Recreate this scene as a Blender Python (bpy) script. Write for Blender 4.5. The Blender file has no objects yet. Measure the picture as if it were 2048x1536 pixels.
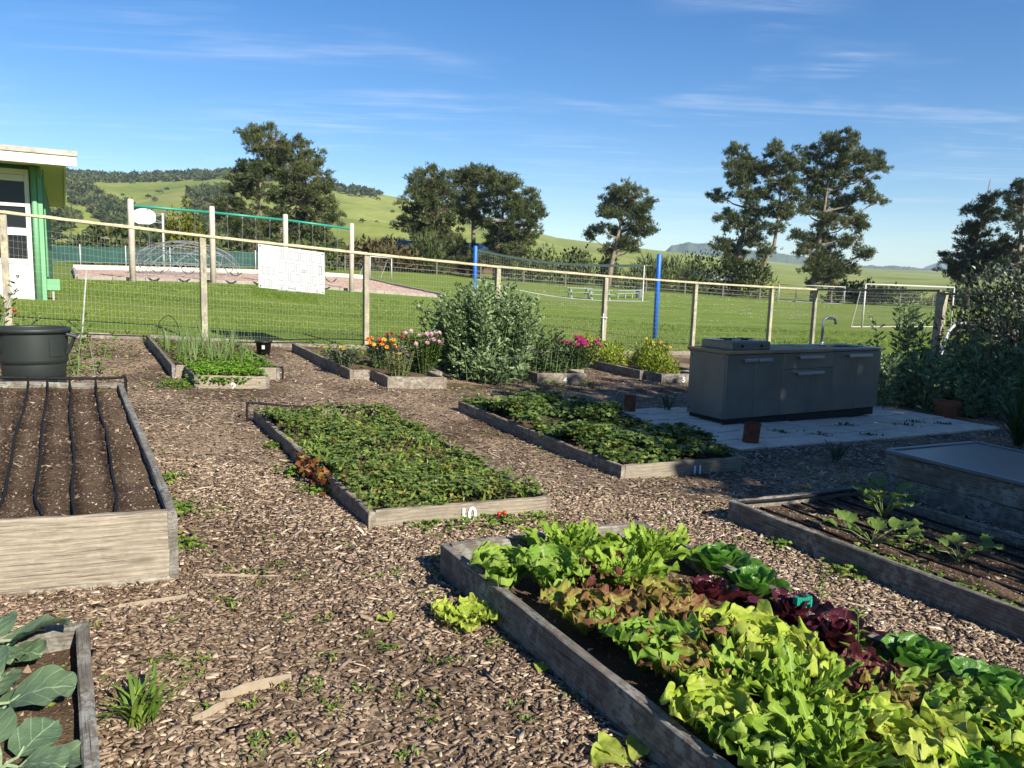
import bpy, math, random
import numpy as np
from mathutils import Vector, Matrix
random.seed(7); rng = np.random.default_rng(11)
scene = bpy.context.scene
COL = scene.collection
R = math.radians

# ------------------------------------------------------------------ camera
EYE = 1.55
cam_data = bpy.data.cameras.new('camera'); cam = bpy.data.objects.new('camera', cam_data); COL.objects.link(cam)
PITCH = math.atan(209/1547); ROLL = R(1.77)
cam.matrix_world = Matrix.Translation((0, 0, EYE)) @ Matrix.Rotation(R(90)-PITCH, 4, 'X') @ Matrix.Rotation(ROLL, 4, 'Z')
cam_data.sensor_width = 36; cam_data.lens = 36*1547/2048
cam_data.clip_start = .05; cam_data.clip_end = 20000
scene.camera = cam

# ------------------------------------------------------------------ light
SUN = Vector((.557, -.651, .515)).normalized()
SUN_EL = math.asin(SUN.z); SUN_ROT = math.atan2(SUN.x, SUN.y)
world = bpy.data.worlds.new('World'); scene.world = world; world.use_nodes = True
wt = world.node_tree; wt.nodes.clear()
def wn(t, **k):
    n = wt.nodes.new(t)
    for a, b in k.items(): setattr(n, a, b)
    return n
sky = wn('ShaderNodeTexSky', sky_type='NISHITA', sun_disc=False, sun_elevation=SUN_EL, sun_rotation=SUN_ROT,
         altitude=0, air_density=1.0, dust_density=0.0, ozone_density=3.0)
hsv = wn('ShaderNodeHueSaturation'); hsv.inputs['Saturation'].default_value = 1.33; hsv.inputs['Hue'].default_value = .508; hsv.inputs['Value'].default_value = 1.1
wt.links.new(sky.outputs[0], hsv.inputs['Color'])
# thin cirrus: streaked noise laid on a flat cloud deck far above (direction / height)
tc = wn('ShaderNodeTexCoord'); sep = wn('ShaderNodeSeparateXYZ'); wt.links.new(tc.outputs['Generated'], sep.inputs[0])
mz = wn('ShaderNodeMath', operation='MAXIMUM'); wt.links.new(sep.outputs[2], mz.inputs[0]); mz.inputs[1].default_value = .03
dx = wn('ShaderNodeMath', operation='DIVIDE'); wt.links.new(sep.outputs[0], dx.inputs[0]); wt.links.new(mz.outputs[0], dx.inputs[1])
dy = wn('ShaderNodeMath', operation='DIVIDE'); wt.links.new(sep.outputs[1], dy.inputs[0]); wt.links.new(mz.outputs[0], dy.inputs[1])
cmb = wn('ShaderNodeCombineXYZ'); wt.links.new(dx.outputs[0], cmb.inputs[0]); wt.links.new(dy.outputs[0], cmb.inputs[1])
def cloud_layer(rot, sc, scale, det, lo, hi, seed):
    mp = wn('ShaderNodeMapping'); mp.inputs['Rotation'].default_value = (0, 0, R(rot)); mp.inputs['Scale'].default_value = sc
    mp.inputs['Location'].default_value = (seed, seed*.37, 0)
    wt.links.new(cmb.outputs[0], mp.inputs[0])
    no = wn('ShaderNodeTexNoise'); no.inputs['Scale'].default_value = scale; no.inputs['Detail'].default_value = det
    no.inputs['Roughness'].default_value = .62; no.inputs['Distortion'].default_value = 1.5
    wt.links.new(mp.outputs[0], no.inputs['Vector'])
    rm = wn('ShaderNodeMapRange'); rm.inputs['From Min'].default_value = lo; rm.inputs['From Max'].default_value = hi
    rm.interpolation_type = 'SMOOTHSTEP'
    wt.links.new(no.outputs['Fac'], rm.inputs['Value'])
    return rm.outputs[0]
c1 = cloud_layer(-72, (.34, 1.3, 1), 1.1, 8, .46, .78, 3.1)
c2 = cloud_layer(-60, (.45, .6, 1), .6, 3, .45, .62, 14.4)
c3 = cloud_layer(-64, (.5, 3.2, 1), 1.6, 9, .42, .85, 21.7)
m1 = wn('ShaderNodeMath', operation='MULTIPLY'); wt.links.new(c1, m1.inputs[0]); wt.links.new(c2, m1.inputs[1])
m2 = wn('ShaderNodeMath', operation='MULTIPLY'); wt.links.new(c3, m2.inputs[0]); wt.links.new(c2, m2.inputs[1])
ad = wn('ShaderNodeMath', operation='ADD'); wt.links.new(m1.outputs[0], ad.inputs[0]); wt.links.new(m2.outputs[0], ad.inputs[1])
amt = wn('ShaderNodeMath', operation='MULTIPLY'); wt.links.new(ad.outputs[0], amt.inputs[0]); amt.inputs[1].default_value = .23
amt.use_clamp = True
mix = wn('ShaderNodeMix', data_type='RGBA'); wt.links.new(amt.outputs[0], mix.inputs['Factor'])
wt.links.new(hsv.outputs[0], mix.inputs['A']); mix.inputs['B'].default_value = (8.2, 8.8, 9.6, 1)
bg = wn('ShaderNodeBackground'); bg.inputs['Strength'].default_value = .061
wt.links.new(mix.outputs['Result'], bg.inputs['Color'])
wo = wn('ShaderNodeOutputWorld'); wt.links.new(bg.outputs[0], wo.inputs['Surface'])

sun_data = bpy.data.lights.new('sun', 'SUN'); sun_data.energy = 5.0; sun_data.angle = R(.53); sun_data.color = (1, .93, .80)
sun = bpy.data.objects.new('sun', sun_data); COL.objects.link(sun)
sun.rotation_euler = (-SUN).to_track_quat('-Z', 'Y').to_euler(); sun.location = SUN*60
vs = scene.view_settings
vs.view_transform = 'Standard'; vs.look = 'None'; vs.gamma = 1; vs.use_curve_mapping = False; vs.exposure = 1.1

# ------------------------------------------------------------------ terrain
def terr(X, Y=0.0):
    X = np.asarray(X, float); Y = np.asarray(Y, float)
    mid = -.05*X+.0025*X*X
    right = -.2475-.02*(1-np.exp(-(np.maximum(X, 9)-9)/10))
    left = .6525+.35*(1-np.exp((np.minimum(X, -9)+9)*.271))
    z = np.where(X > 9, right, np.where(X < -9, left, mid))
    az = X/np.maximum(Y, 1)
    w = np.clip((.40-az)/.38, 0, 1); w = w*w*(3-2*w)
    t = np.maximum(Y-24, 0); rise = .0185*t*t/(t+6)
    return z+w*np.minimum(rise, 2.4)
def tz(X, Y=0.0): return float(terr(X, Y))
CA, SA = .8660254, .5
def W(u, v, h=0.0):
    X = CA*u-SA*v; Y = SA*u+CA*v
    return Vector((X, Y, tz(X, Y)+h))

# ------------------------------------------------------------------ mesh helpers
class MB:
    """collects vertices / faces; lc = local texture coordinate, tint = 0..1 colour pick"""
    def __init__(s): s.V = []; s.F = []; s.C = []; s.T = []
    def add(s, vs_, fs, lc=None, tint=.5):
        b = len(s.V)
        s.V += [tuple(v) for v in vs_]
        s.C += [tuple(c) for c in (lc if lc is not None else vs_)]
        s.T += [tint]*len(vs_) if not isinstance(tint, (list, tuple)) else list(tint)
        s.F += [tuple(b+i for i in f) for f in fs]
        return s
    def board(s, p0, p1, h, th, seg=8, jit=.003, ch=.006, up=(0, 0, 1), tint=None):
        p0 = Vector(p0); p1 = Vector(p1); up = Vector(up)
        ax = (p1-p0); L = ax.length; ax = ax/L
        side = ax.cross(up).normalized(); up2 = side.cross(ax).normalized()
        a, c = th/2, min(ch, th*.3, h*.3)
        sec = [(-a+c, 0), (a-c, 0), (a, c), (a, h-c), (a-c, h), (-a+c, h), (-a, h-c), (-a, c)]
        off = (random.uniform(0, 40), random.uniform(0, 40), random.uniform(0, 40))
        t = random.random() if tint is None else tint
        vs_, lc = [], []
        ph = random.uniform(0, 9)
        for i in range(seg+1):
            f = i/seg; base = p0+ax*(L*f)
            bow = jit*1.5*math.sin(f*3.1+ph)
            for (x, y) in sec:
                dj = (random.uniform(-jit, jit)*.5, random.uniform(-jit, jit)*(1 if y > h*.5 else 0))
                vs_.append(base+side*(x+dj[0]+bow)+up2*(y+dj[1]))
                lc.append((L*f+off[0], x+off[1], y+off[2]))
        fs = [tuple(range(8))[::-1], tuple(range(seg*8, seg*8+8))]
        for i in range(seg):
            for k in range(8):
                fs.append((i*8+k, i*8+(k+1) % 8, (i+1)*8+(k+1) % 8, (i+1)*8+k))
        return s.add(vs_, fs, lc, t)
    def post(s, p, w, d, h, ax=(1, 0, 0), lean=(0, 0), ch=.006, seg=6, tint=None):
        """upright square post on p"""
        p = Vector(p); top = p+Vector((lean[0], lean[1], h))
        ax = Vector(ax).normalized()
        up = ax
        b = MB(); b.board(p-ax*(w/2), top-ax*(w/2), w, d, seg, .002, ch, up=ax, tint=tint)
        return s.add(b.V, b.F, b.C, b.T)
    def box(s, c, size, rz=0.0, ch=.004, tint=.5, rot=None):
        hx, hy, hz = size[0]/2, size[1]/2, size[2]/2
        ch = min(ch, hx*.4, hy*.4, hz*.4)
        vs_ = []; idx = {}
        for sx in (-1, 1):
            for sy in (-1, 1):
                for sz in (-1, 1):
                    for k in range(3):
                        q = [sx*(hx-ch), sy*(hy-ch), sz*(hz-ch)]
                        q[k] = (sx*hx, sy*hy, sz*hz)[k]
                        idx[(sx, sy, sz, k)] = len(vs_); vs_.append(q)
        fs = []
        I = idx
        for k in range(3):
            o = [(-1, -1), (1, -1), (1, 1), (-1, 1)]
            for sg in (-1, 1):
                f = []
                for (a, b) in (o if sg > 0 else o[::-1]):
                    q = [0, 0, 0]; q[k] = sg; q[(k+1) % 3] = a; q[(k+2) % 3] = b
                    f.append(I[(q[0], q[1], q[2], k)])
                fs.append(tuple(f))
        for k in range(3):
            i, j = (k+1) % 3, (k+2) % 3
            for a in (-1, 1):
                for b in (-1, 1):
                    q0 = [0, 0, 0]; q1 = [0, 0, 0]
                    q0[k] = -1; q1[k] = 1
                    q0[i] = q1[i] = a; q0[j] = q1[j] = b
                    f = (I[(*q0, i)], I[(*q1, i)], I[(*q1, j)], I[(*q0, j)])
                    fs.append(f if a*b > 0 else f[::-1])
        for sx in (-1, 1):
            for sy in (-1, 1):
                for sz in (-1, 1):
                    f = (I[(sx, sy, sz, 0)], I[(sx, sy, sz, 1)], I[(sx, sy, sz, 2)])
                    fs.append(f if sx*sy*sz > 0 else f[::-1])
        m = rot if rot is not None else Matrix.Rotation(rz, 3, 'Z')
        c = Vector(c); off = Vector((random.uniform(0, 30), random.uniform(0, 30), random.uniform(0, 30)))
        return s.add([c+m @ Vector(v) for v in vs_], fs, [Vector(v)+off for v in vs_], tint)
    def tube(s, path, r, n=6, caps=True, tint=.5):
        path = [Vector(p) for p in path]; m = len(path)
        rs = [r]*m if isinstance(r, (int, float)) else list(r)
        vs_, lc, fs = [], [], []
        L = 0; ref = None
        for i, p in enumerate(path):
            t = (path[min(i+1, m-1)]-path[max(i-1, 0)])
            if t.length < 1e-9: t = Vector((0, 0, 1))
            t.normalize()
            if ref is None:
                ref = Vector((0, 0, 1)) if abs(t.z) < .9 else Vector((1, 0, 0))
            a = (ref-t*ref.dot(t)).normalized(); b = t.cross(a); ref = a
            if i: L += (p-path[i-1]).length
            for k in range(n):
                an = 2*math.pi*k/n
                vs_.append(p+(a*math.cos(an)+b*math.sin(an))*rs[i]); lc.append((L, math.cos(an)*rs[i], math.sin(an)*rs[i]))
        for i in range(m-1):
            for k in range(n):
                fs.append((i*n+k, i*n+(k+1) % n, (i+1)*n+(k+1) % n, (i+1)*n+k))
        if caps:
            fs.append(tuple(range(n))[::-1]); fs.append(tuple(range((m-1)*n, m*n)))
        return s.add(vs_, fs, lc, tint)
    def lathe(s, prof, c, n=32, tint=.5, wob=0):
        c = Vector(c); vs_, fs = [], []
        for (r, z) in prof:
            for k in range(n):
                an = 2*math.pi*k/n; rr = r*(1+wob*math.sin(an*3+z*9))
                vs_.append(c+Vector((math.cos(an)*rr, math.sin(an)*rr, z)))
        for i in range(len(prof)-1):
            for k in range(n):
                fs.append((i*n+k, i*n+(k+1) % n, (i+1)*n+(k+1) % n, (i+1)*n+k))
        return s.add(vs_, fs, None, tint)
    def grid(s, P, tint=.5, lc=None):
        """P: rows of points"""
        nr, nc = len(P), len(P[0])
        vs_ = [p for row in P for p in row]
        fs = [(i*nc+j, i*nc+j+1, (i+1)*nc+j+1, (i+1)*nc+j) for i in range(nr-1) for j in range(nc-1)]
        return s.add(vs_, fs, [c for row in lc for c in row] if lc else None, tint)

LOC = {}
def rootloc(o):
    while o.parent: o = o.parent
    return LOC.get(o.name, Vector((0, 0, 0)))
def np_mesh(name, V, F, mat, tint=None, lc=None, smooth=False):
    V = np.asarray(V, np.float32).reshape(-1, 3); F = np.asarray(F, np.int32)
    k = F.shape[1]; me = bpy.data.meshes.new(name)
    me.vertices.add(len(V)); me.vertices.foreach_set('co', V.ravel())
    me.loops.add(F.size); me.loops.foreach_set('vertex_index', F.ravel())
    me.polygons.add(len(F)); me.polygons.foreach_set('loop_start', np.arange(0, F.size, k, dtype=np.int32))
    if smooth: me.polygons.foreach_set('use_smooth', np.ones(len(F), bool))
    if tint is not None:
        a = me.attributes.new('tint', 'FLOAT', 'POINT'); a.data.foreach_set('value', np.asarray(tint, np.float32))
    if lc is not None:
        a = me.attributes.new('lc', 'FLOAT_VECTOR', 'POINT'); a.data.foreach_set('vector', np.asarray(lc, np.float32).ravel())
    me.update(calc_edges=True); me.validate()
    me.materials.append(mat)
    return me
def mb_mesh(name, mb, mat, off, smooth=False):
    me = bpy.data.meshes.new(name)
    V = (np.array(mb.V, np.float32)-np.array(off, np.float32))
    me.from_pydata(V.tolist(), [], mb.F)
    a = me.attributes.new('lc', 'FLOAT_VECTOR', 'POINT'); a.data.foreach_set('vector', np.array(mb.C, np.float32).ravel())
    a = me.attributes.new('tint', 'FLOAT', 'POINT'); a.data.foreach_set('value', np.array(mb.T, np.float32))
    if smooth: me.polygons.foreach_set('use_smooth', [True]*len(me.polygons))
    me.materials.append(mat); me.update()
    return me
def tag(o, label=None, cat=None, group=None, kind=None):
    if label: o['label'] = label
    if cat: o['category'] = cat
    if group: o['group'] = group
    if kind: o['kind'] = kind
    return o
def thing(name, loc, label, cat, group=None):
    o = bpy.data.objects.new(name, None); COL.objects.link(o); o.location = loc; o.empty_display_size = .2
    LOC[o.name] = Vector(loc)
    return tag(o, label, cat, group)
def part(name, mb, mat, parent, smooth=False, label=None):
    me = mb_mesh(name, mb, mat, rootloc(parent), smooth)
    o = bpy.data.objects.new(name, me); COL.objects.link(o); o.parent = parent
    if label: o['label'] = label
    return o
def solo(name, mb, mat, loc, label=None, cat=None, group=None, kind=None, smooth=False):
    me = mb_mesh(name, mb, mat, loc, smooth)
    o = bpy.data.objects.new(name, me); COL.objects.link(o); o.location = loc; LOC[o.name] = Vector(loc)
    return tag(o, label, cat, group, kind)
def np_obj(name, V, F, mat, tint=None, parent=None, loc=None, lc=None, smooth=False):
    V = np.asarray(V, float).reshape(-1, 3)
    off = rootloc(parent) if parent else (Vector(loc) if loc is not None else Vector((0, 0, 0)))
    me = np_mesh(name, V-np.array(off), F, mat, tint, lc, smooth)
    o = bpy.data.objects.new(name, me); COL.objects.link(o)
    if parent: o.parent = parent
    else: o.location = off; LOC[o.name] = off
    return o
def copy_tree(o, loc, rz=0.0, parent=None):
    c = o.copy(); COL.objects.link(c)
    if parent is None:
        c.location = loc; c.rotation_euler[2] = rz
    else: c.parent = parent
    for ch in o.children: copy_tree(ch, None, 0, c)
    return c

# ---- leaf cards (vectorised): 5 points, two folded quads each
def norm(a): return a/np.maximum(np.linalg.norm(a, axis=-1, keepdims=True), 1e-9)
def cards(P, A, N, L, Wd, fold=.18, droop=.15, mid=.45):
    P, A, N = np.asarray(P, float), norm(np.asarray(A, float)), np.asarray(N, float)
    n = len(P); L = np.broadcast_to(np.asarray(L, float), (n,))[:, None]; Wd = np.broadcast_to(np.asarray(Wd, float), (n,))[:, None]
    S = norm(np.cross(A, N)); U = np.cross(S, A)
    V = np.empty((n, 5, 3))
    V[:, 0] = P
    V[:, 1] = P+A*L*mid-S*Wd*.5+U*L*fold
    V[:, 2] = P+A*L-U*L*droop
    V[:, 3] = P+A*L*mid+S*Wd*.5+U*L*fold
    V[:, 4] = P+A*L*mid*1.05
    b = (np.arange(n)*5)[:, None]
    F = np.concatenate([b+np.array([[0, 1, 2, 4]]), b+np.array([[0, 4, 2, 3]])])
    return V.reshape(-1, 3), F
def blades(P, A, L, Wd, side=None):
    """single triangles"""
    P = np.asarray(P, float); n = len(P); A = norm(np.asarray(A, float))
    if side is None: side = norm(np.cross(A, rng.normal(size=(n, 3))))
    L = np.broadcast_to(np.asarray(L, float), (n,))[:, None]; Wd = np.broadcast_to(np.asarray(Wd, float), (n,))[:, None]
    V = np.stack([P-side*Wd*.5, P+side*Wd*.5, P+A*L], 1)
    return V.reshape(-1, 3), np.arange(n*3).reshape(n, 3)
def dirs(n, up=0.0):
    d = rng.normal(size=(n, 3)); d = norm(d); d[:, 2] += up
    return norm(d)
def lerp(a, b, t): return a+(b-a)*t
def merge(parts):
    Vs, Fs, b = [], [], 0
    for V, F in parts:
        Vs.append(V); Fs.append(F+b); b += len(V)
    return np.concatenate(Vs), np.concatenate(Fs)

# ------------------------------------------------------------------ materials
MATS = {}
class NT:
    def __init__(s, name):
        s.m = bpy.data.materials.new(name); s.m.use_nodes = True; s.t = s.m.node_tree; s.t.nodes.clear()
        s.out = s.n('ShaderNodeOutputMaterial'); s.b = s.n('ShaderNodeBsdfPrincipled'); s.l(s.b.outputs[0], s.out.inputs['Surface'])
        MATS[name] = s.m
    def n(s, t, **k):
        x = s.t.nodes.new(t)
        for a, b in k.items():
            if a == 'ins':
                for q, w in b.items(): x.inputs[q].default_value = w
            else: setattr(x, a, b)
        return x
    def l(s, a, b): s.t.links.new(a, b)
    def attr(s, name): return s.n('ShaderNodeAttribute', attribute_name=name)
    def pos(s): return s.n('ShaderNodeNewGeometry').outputs['Position']
    def noise(s, vec, scale, det=4, rough=.55, dist=0):
        x = s.n('ShaderNodeTexNoise', ins={'Scale': scale, 'Detail': det, 'Roughness': rough, 'Distortion': dist})
        if vec is not None: s.l(vec, x.inputs['Vector'])
        return x.outputs['Fac']
    def map(s, vec, sc, rot=(0, 0, 0)):
        x = s.n('ShaderNodeMapping'); x.inputs['Scale'].default_value = sc; x.inputs['Rotation'].default_value = rot
        s.l(vec, x.inputs[0]); return x.outputs[0]
    def ramp(s, fac, stops, interp='LINEAR'):
        x = s.n('ShaderNodeValToRGB'); x.color_ramp.interpolation = interp
        e = x.color_ramp.elements
        while len(e) < len(stops): e.new(.5)
        for i, (p, c) in enumerate(stops):
            e[i].position = p; e[i].color = (*c, 1) if len(c) == 3 else c
        s.l(fac, x.inputs[0]); return x.outputs[0]
    def mix(s, f, a, b, mode='MIX'):
        x = s.n('ShaderNodeMix', data_type='RGBA', blend_type=mode)
        for v, k in ((f, 'Factor'), (a, 'A'), (b, 'B')):
            if isinstance(v, (int, float)): x.inputs[k].default_value = v
            elif isinstance(v, tuple): x.inputs[k].default_value = (*v, 1) if len(v) == 3 else v
            else: s.l(v, x.inputs[k])
        return x.outputs['Result']
    def math(s, op, a, b=None, clamp=False):
        x = s.n('ShaderNodeMath', operation=op); x.use_clamp = clamp
        for v, i in ((a, 0), (b, 1)):
            if v is None: continue
            if isinstance(v, (int, float)): x.inputs[i].default_value = v
            else: s.l(v, x.inputs[i])
        return x.outputs[0]
    def bump(s, h, st=.3, d=.01):
        x = s.n('ShaderNodeBump', ins={'Strength': st, 'Distance': d}); s.l(h, x.inputs['Height'])
        s.l(x.outputs[0], s.b.inputs['Normal']); return x
    def col(s, c):
        if isinstance(c, tuple): s.b.inputs['Base Color'].default_value = (*c, 1)
        else: s.l(c, s.b.inputs['Base Color'])
    def set(s, **k):
        for a, b in k.items(): s.b.inputs[a.replace('_', ' ')].default_value = b
        return s
    def translucent(s, colsock, f=.35):
        tr = s.n('ShaderNodeBsdfTranslucent'); s.l(colsock, tr.inputs[0])
        mx = s.n('ShaderNodeMixShader'); mx.inputs[0].default_value = f
        s.l(s.b.outputs[0], mx.inputs[1]); s.l(tr.outputs[0], mx.inputs[2]); s.l(mx.outputs[0], s.out.inputs['Surface'])

def plain(name, c, rough=.6, metal=0, var=.25, scale=6, bump=.12, spec=.4, vec='lc'):
    x = NT(name); v = x.attr(vec).outputs['Vector'] if vec == 'lc' else x.pos()
    nz = x.noise(v, scale, 5, .6); nf = x.noise(v, scale*7, 3, .6)
    d = tuple(q*(1-var) for q in c); b = tuple(min(1, q*(1+var*.6)) for q in c)
    cc = x.ramp(x.math('ADD', x.math('MULTIPLY', nz, .7), x.math('MULTIPLY', nf, .3)), [(.32, d), (.68, b)])
    x.col(cc); x.set(Roughness=rough, Metallic=metal); x.b.inputs['Specular IOR Level'].default_value = spec
    if bump: x.bump(nf, bump, .004)
    return x.m
def wood(name, dark, mid, light, lichen=None, lich_amt=.5, sc=1.0, rough=.85):
    x = NT(name); v = x.attr('lc').outputs['Vector']
    n0 = x.noise(x.map(v, (1.2, 5, 5)), 2.0, 3, .5)
    # rings: wave in height distorted along the length
    wv = x.n('ShaderNodeTexWave', wave_type='BANDS', bands_direction='Z', ins={'Scale': 16*sc, 'Distortion': 10, 'Detail': 4, 'Detail Scale': .7, 'Detail Roughness': .6})
    x.l(x.map(v, (.22, 1, 1)), wv.inputs['Vector'])
    fine = x.noise(x.map(v, (2.5, 60, 60)), 3.0, 5, .65)
    bl = x.noise(v, 3.0, 5, .6)
    g = x.math('ADD', x.math('ADD', x.math('MULTIPLY', wv.outputs['Fac'], .13), x.math('MULTIPLY', fine, .6)), x.math('MULTIPLY', x.noise(x.map(v, (6, 25, 25)), 5.0, 4, .7), .27))
    c = x.ramp(g, [(.25, dark), (.52, mid), (.8, light)])
    c = x.mix(x.math('MULTIPLY', x.math('SUBTRACT', bl, .38, True), 1.6, True), c, tuple(q*.55 for q in mid))
    tn = x.attr('tint').outputs['Fac']
    c = x.mix(x.math('MULTIPLY', tn, .35), c, tuple(q*.62 for q in mid))
    if lichen:
        ln = x.noise(v, 22, 6, .7); l2 = x.noise(v, 4, 3, .6)
        lf = x.math('MULTIPLY', x.ramp(ln, [(.5-.18*lich_amt, (0, 0, 0)), (.56, (1, 1, 1))]), x.ramp(l2, [(.35, (0, 0, 0)), (.62, (1, 1, 1))]))
        c = x.mix(x.math('MULTIPLY', lf, .3+lich_amt*.6), c, lichen)
    ck = x.noise(x.map(v, (1.6, 70, 70)), 3.0, 2, .5); c = x.mix(x.ramp(ck, [(.60, (0, 0, 0)), (.68, (.75, .75, .75))]), c, tuple(q*.5 for q in dark))
    x.set(Roughness=rough); x.b.inputs['Specular IOR Level'].default_value = .15
    kn = x.n('ShaderNodeTexVoronoi', ins={'Scale': 1.0}); x.l(x.map(v, (2.3, 6, 7)), kn.inputs['Vector'])
    x.col(x.mix(x.ramp(kn.outputs['Distance'], [(.05, (.8, .8, .8)), (.17, (0, 0, 0))]), c, tuple(q*.4 for q in mid)))
    x.bump(x.math('ADD', fine, x.math('MULTIPLY', wv.outputs['Fac'], .3)), .6, .004)
    return x.m
def leafmat(name, stops, transl=.35, rough=.5, spec=.35, noise_sc=14, mixamt=.35, veins=None, mottled=None):
    """stops: list of (pos, colour) picked by the tint attribute"""
    x = NT(name); t = x.attr('tint').outputs['Fac']
    nz = x.noise(x.pos(), noise_sc, 3, .6)
    f = x.math('ADD', t, x.math('MULTIPLY', x.math('SUBTRACT', nz, .5), mixamt), True)
    c = x.ramp(f, stops)
    if veins:
        sp = x.n('ShaderNodeSeparateXYZ'); x.l(x.attr('lc').outputs['Vector'], sp.inputs[0])
        ay = x.math('ABSOLUTE', sp.outputs[1])
        rib = x.ramp(ay, [(.0, (1, 1, 1)), (veins[1], (0, 0, 0))])
        sv = x.math('SINE', x.math('MULTIPLY', x.math('SUBTRACT', sp.outputs[0], x.math('MULTIPLY', ay, .42)), veins[2]))
        side = x.ramp(sv, [(.93, (0, 0, 0)), (.995, (1, 1, 1))])
        c = x.mix(x.math('MAXIMUM', x.math('MULTIPLY', rib, .85), x.math('MULTIPLY', side, veins[3])), c, veins[0])
    x.col(c); x.set(Roughness=rough); x.b.inputs['Specular IOR Level'].default_value = spec
    if veins: x.bump(x.noise(x.pos(), 75, 3, .6), .55, .006)
    x.translucent(c, transl)
    return x.m

WOOD_BED = wood('bed_wood', (.06, .048, .037), (.19, .155, .12), (.35, .30, .24), lichen=(.42, .42, .36), lich_amt=.25)
WOOD_GREY = wood('grey_wood', (.045, .038, .031), (.15, .13, .108), (.29, .26, .22), lichen=(.38, .39, .36), lich_amt=.35)
WOOD_POST = wood('post_wood', (.10, .09, .075), (.30, .27, .22), (.48, .43, .35), lichen=(.46, .45, .27), lich_amt=.55)
WOOD_RAIL = wood('rail_wood', (.22, .20, .13), (.50, .46, .31), (.66, .61, .42), lichen=(.18, .17, .13), lich_amt=.35)

# ================================================================== SETTING
def snoise(x, y, sc, seed=0, oct=4):
    r = np.random.default_rng(1000+seed); z = 0; a = 1; tot = 0
    for o in range(oct):
        for k in range(4):
            an = r.uniform(0, 6.28); ph = r.uniform(0, 6.28); fr = sc*(1.9**o)*r.uniform(.7, 1.3)
            z = z+a*np.sin((x*math.cos(an)+y*math.sin(an))*fr+ph)
        tot += a*2; a *= .55
    return z/tot
def hor(q): return 559+.031*(q-1024)

# ---- lawn sheet, out to the horizon
x = NT('lawn_grass'); p = x.pos()
n1 = x.noise(p, .25, 5, .6); n2 = x.noise(x.map(p, (1, .35, 1), (0, 0, R(33))), 3.2, 5, .7); n3 = x.noise(p, 60, 2, .7); n4 = x.noise(p, .06, 3, .6)
g = x.math('ADD', x.math('MULTIPLY', n1, .35), x.math('ADD', x.math('MULTIPLY', n2, .4), x.math('MULTIPLY', n3, .25)))
c = x.ramp(g, [(.30, (.065, .11, .014)), (.5, (.125, .185, .024)), (.68, (.20, .255, .044))])
c = x.mix(x.ramp(n4, [(.44, (0, 0, 0)), (.66, (.65, .65, .65))]), c, (.18, .19, .06))
x.col(c); x.set(Roughness=.9); x.b.inputs['Specular IOR Level'].default_value = .1; x.bump(x.math('ADD', n3, n2), .8, .03)
LAWN = x.m
rad = np.concatenate([np.linspace(0, 40, 81), np.geomspace(41, 5000, 60)])
ang = np.linspace(0, 2*math.pi, 193)
RR, AA = np.meshgrid(rad, ang, indexing='ij')
GX, GY = RR*np.sin(AA), RR*np.cos(AA)
GZ = terr(GX, GY)
nr, nc = GX.shape
idx = np.arange(nr*nc).reshape(nr, nc)
Fq = np.stack([idx[:-1, :-1], idx[1:, :-1], idx[1:, 1:], idx[:-1, 1:]], -1).reshape(-1, 4)[:, ::-1]
lawn = np_obj('lawn', np.stack([GX, GY, GZ], -1), Fq, LAWN, smooth=True)
tag(lawn, 'mown green school lawn stretching from garden fence to the field edge', None, None, 'structure')

# ---- hills
RIDGE = [(-900, 330), (0, 345), (110, 351), (240, 361), (350, 357), (460, 354), (560, 364), (640, 376), (720, 387), (800, 402), (900, 425), (1000, 451),
         (1100, 477), (1200, 490), (1310, 503), (1420, 514), (1600, 531), (1750, 539), (1900, 544), (3000, 570)]
RD = [(-900, 900), (700, 900), (1000, 1000), (1300, 1300), (1600, 1700), (3000, 1900)]
rq, ry = zip(*RIDGE); dq, dd = zip(*RD)
def hill_pt(q, t):
    """bearing q, t = 0 foot .. 1 ridge; metres"""
    Yr = np.interp(q, dq, dd); Y0 = 172.0
    H = (hor(q)-np.interp(q, rq, ry))/1547*Yr+EYE
    Y = Y0+(Yr-Y0)*t; X = (q-1024)/1547*Y
    z0 = terr(X, Y)-.3
    tt = np.clip(t, 0, 1)
    s = .25*tt+.75*tt**1.6
    s = np.where(t > 1, 1-(t-1)*1.3-(t-1)**2*4, s)
    bump = snoise(X, Y, .012, 5, 4)*H*.085*np.sin(np.pi*np.clip(t, 0, 1))**.8
    gul = -H*.06*np.exp(-((q-255-180*(t-.5))/55)**2)*np.sin(np.pi*np.clip(t, 0, 1))
    return X, Y, z0+(H-z0)*s+bump+gul
x = NT('hill_grass'); p = x.pos()
n1 = x.noise(p, .010, 5, .55); n2 = x.noise(p, .05, 5, .65); n3 = x.noise(x.map(p, (1, 1, 3)), .22, 4, .7)
g = x.math('ADD', x.math('MULTIPLY', n1, .5), x.math('ADD', x.math('MULTIPLY', n2, .3), x.math('MULTIPLY', n3, .2)))
c = x.ramp(g, [(.36, (.10, .128, .028)), (.5, (.172, .205, .045)), (.64, (.27, .28, .08))])
c = x.mix(x.ramp(x.noise(p, .006, 3, .6, .4), [(.56, (0, 0, 0)), (.72, (.55, .55, .55))]), c, (.27, .23, .11))
x.col(c); x.set(Roughness=.95); x.b.inputs['Specular IOR Level'].default_value = .05; x.bump(n3, .6, 1.2)
HILL = x.m
qs = np.arange(-900, 2800, 22.); ts = np.concatenate([np.linspace(0, 1, 46), np.linspace(1.03, 1.4, 10)])
QQ, TT = np.meshgrid(qs, ts, indexing='ij')
HX, HY, HZ = hill_pt(QQ, TT)
nr, nc = HX.shape; idx = np.arange(nr*nc).reshape(nr, nc)
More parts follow.
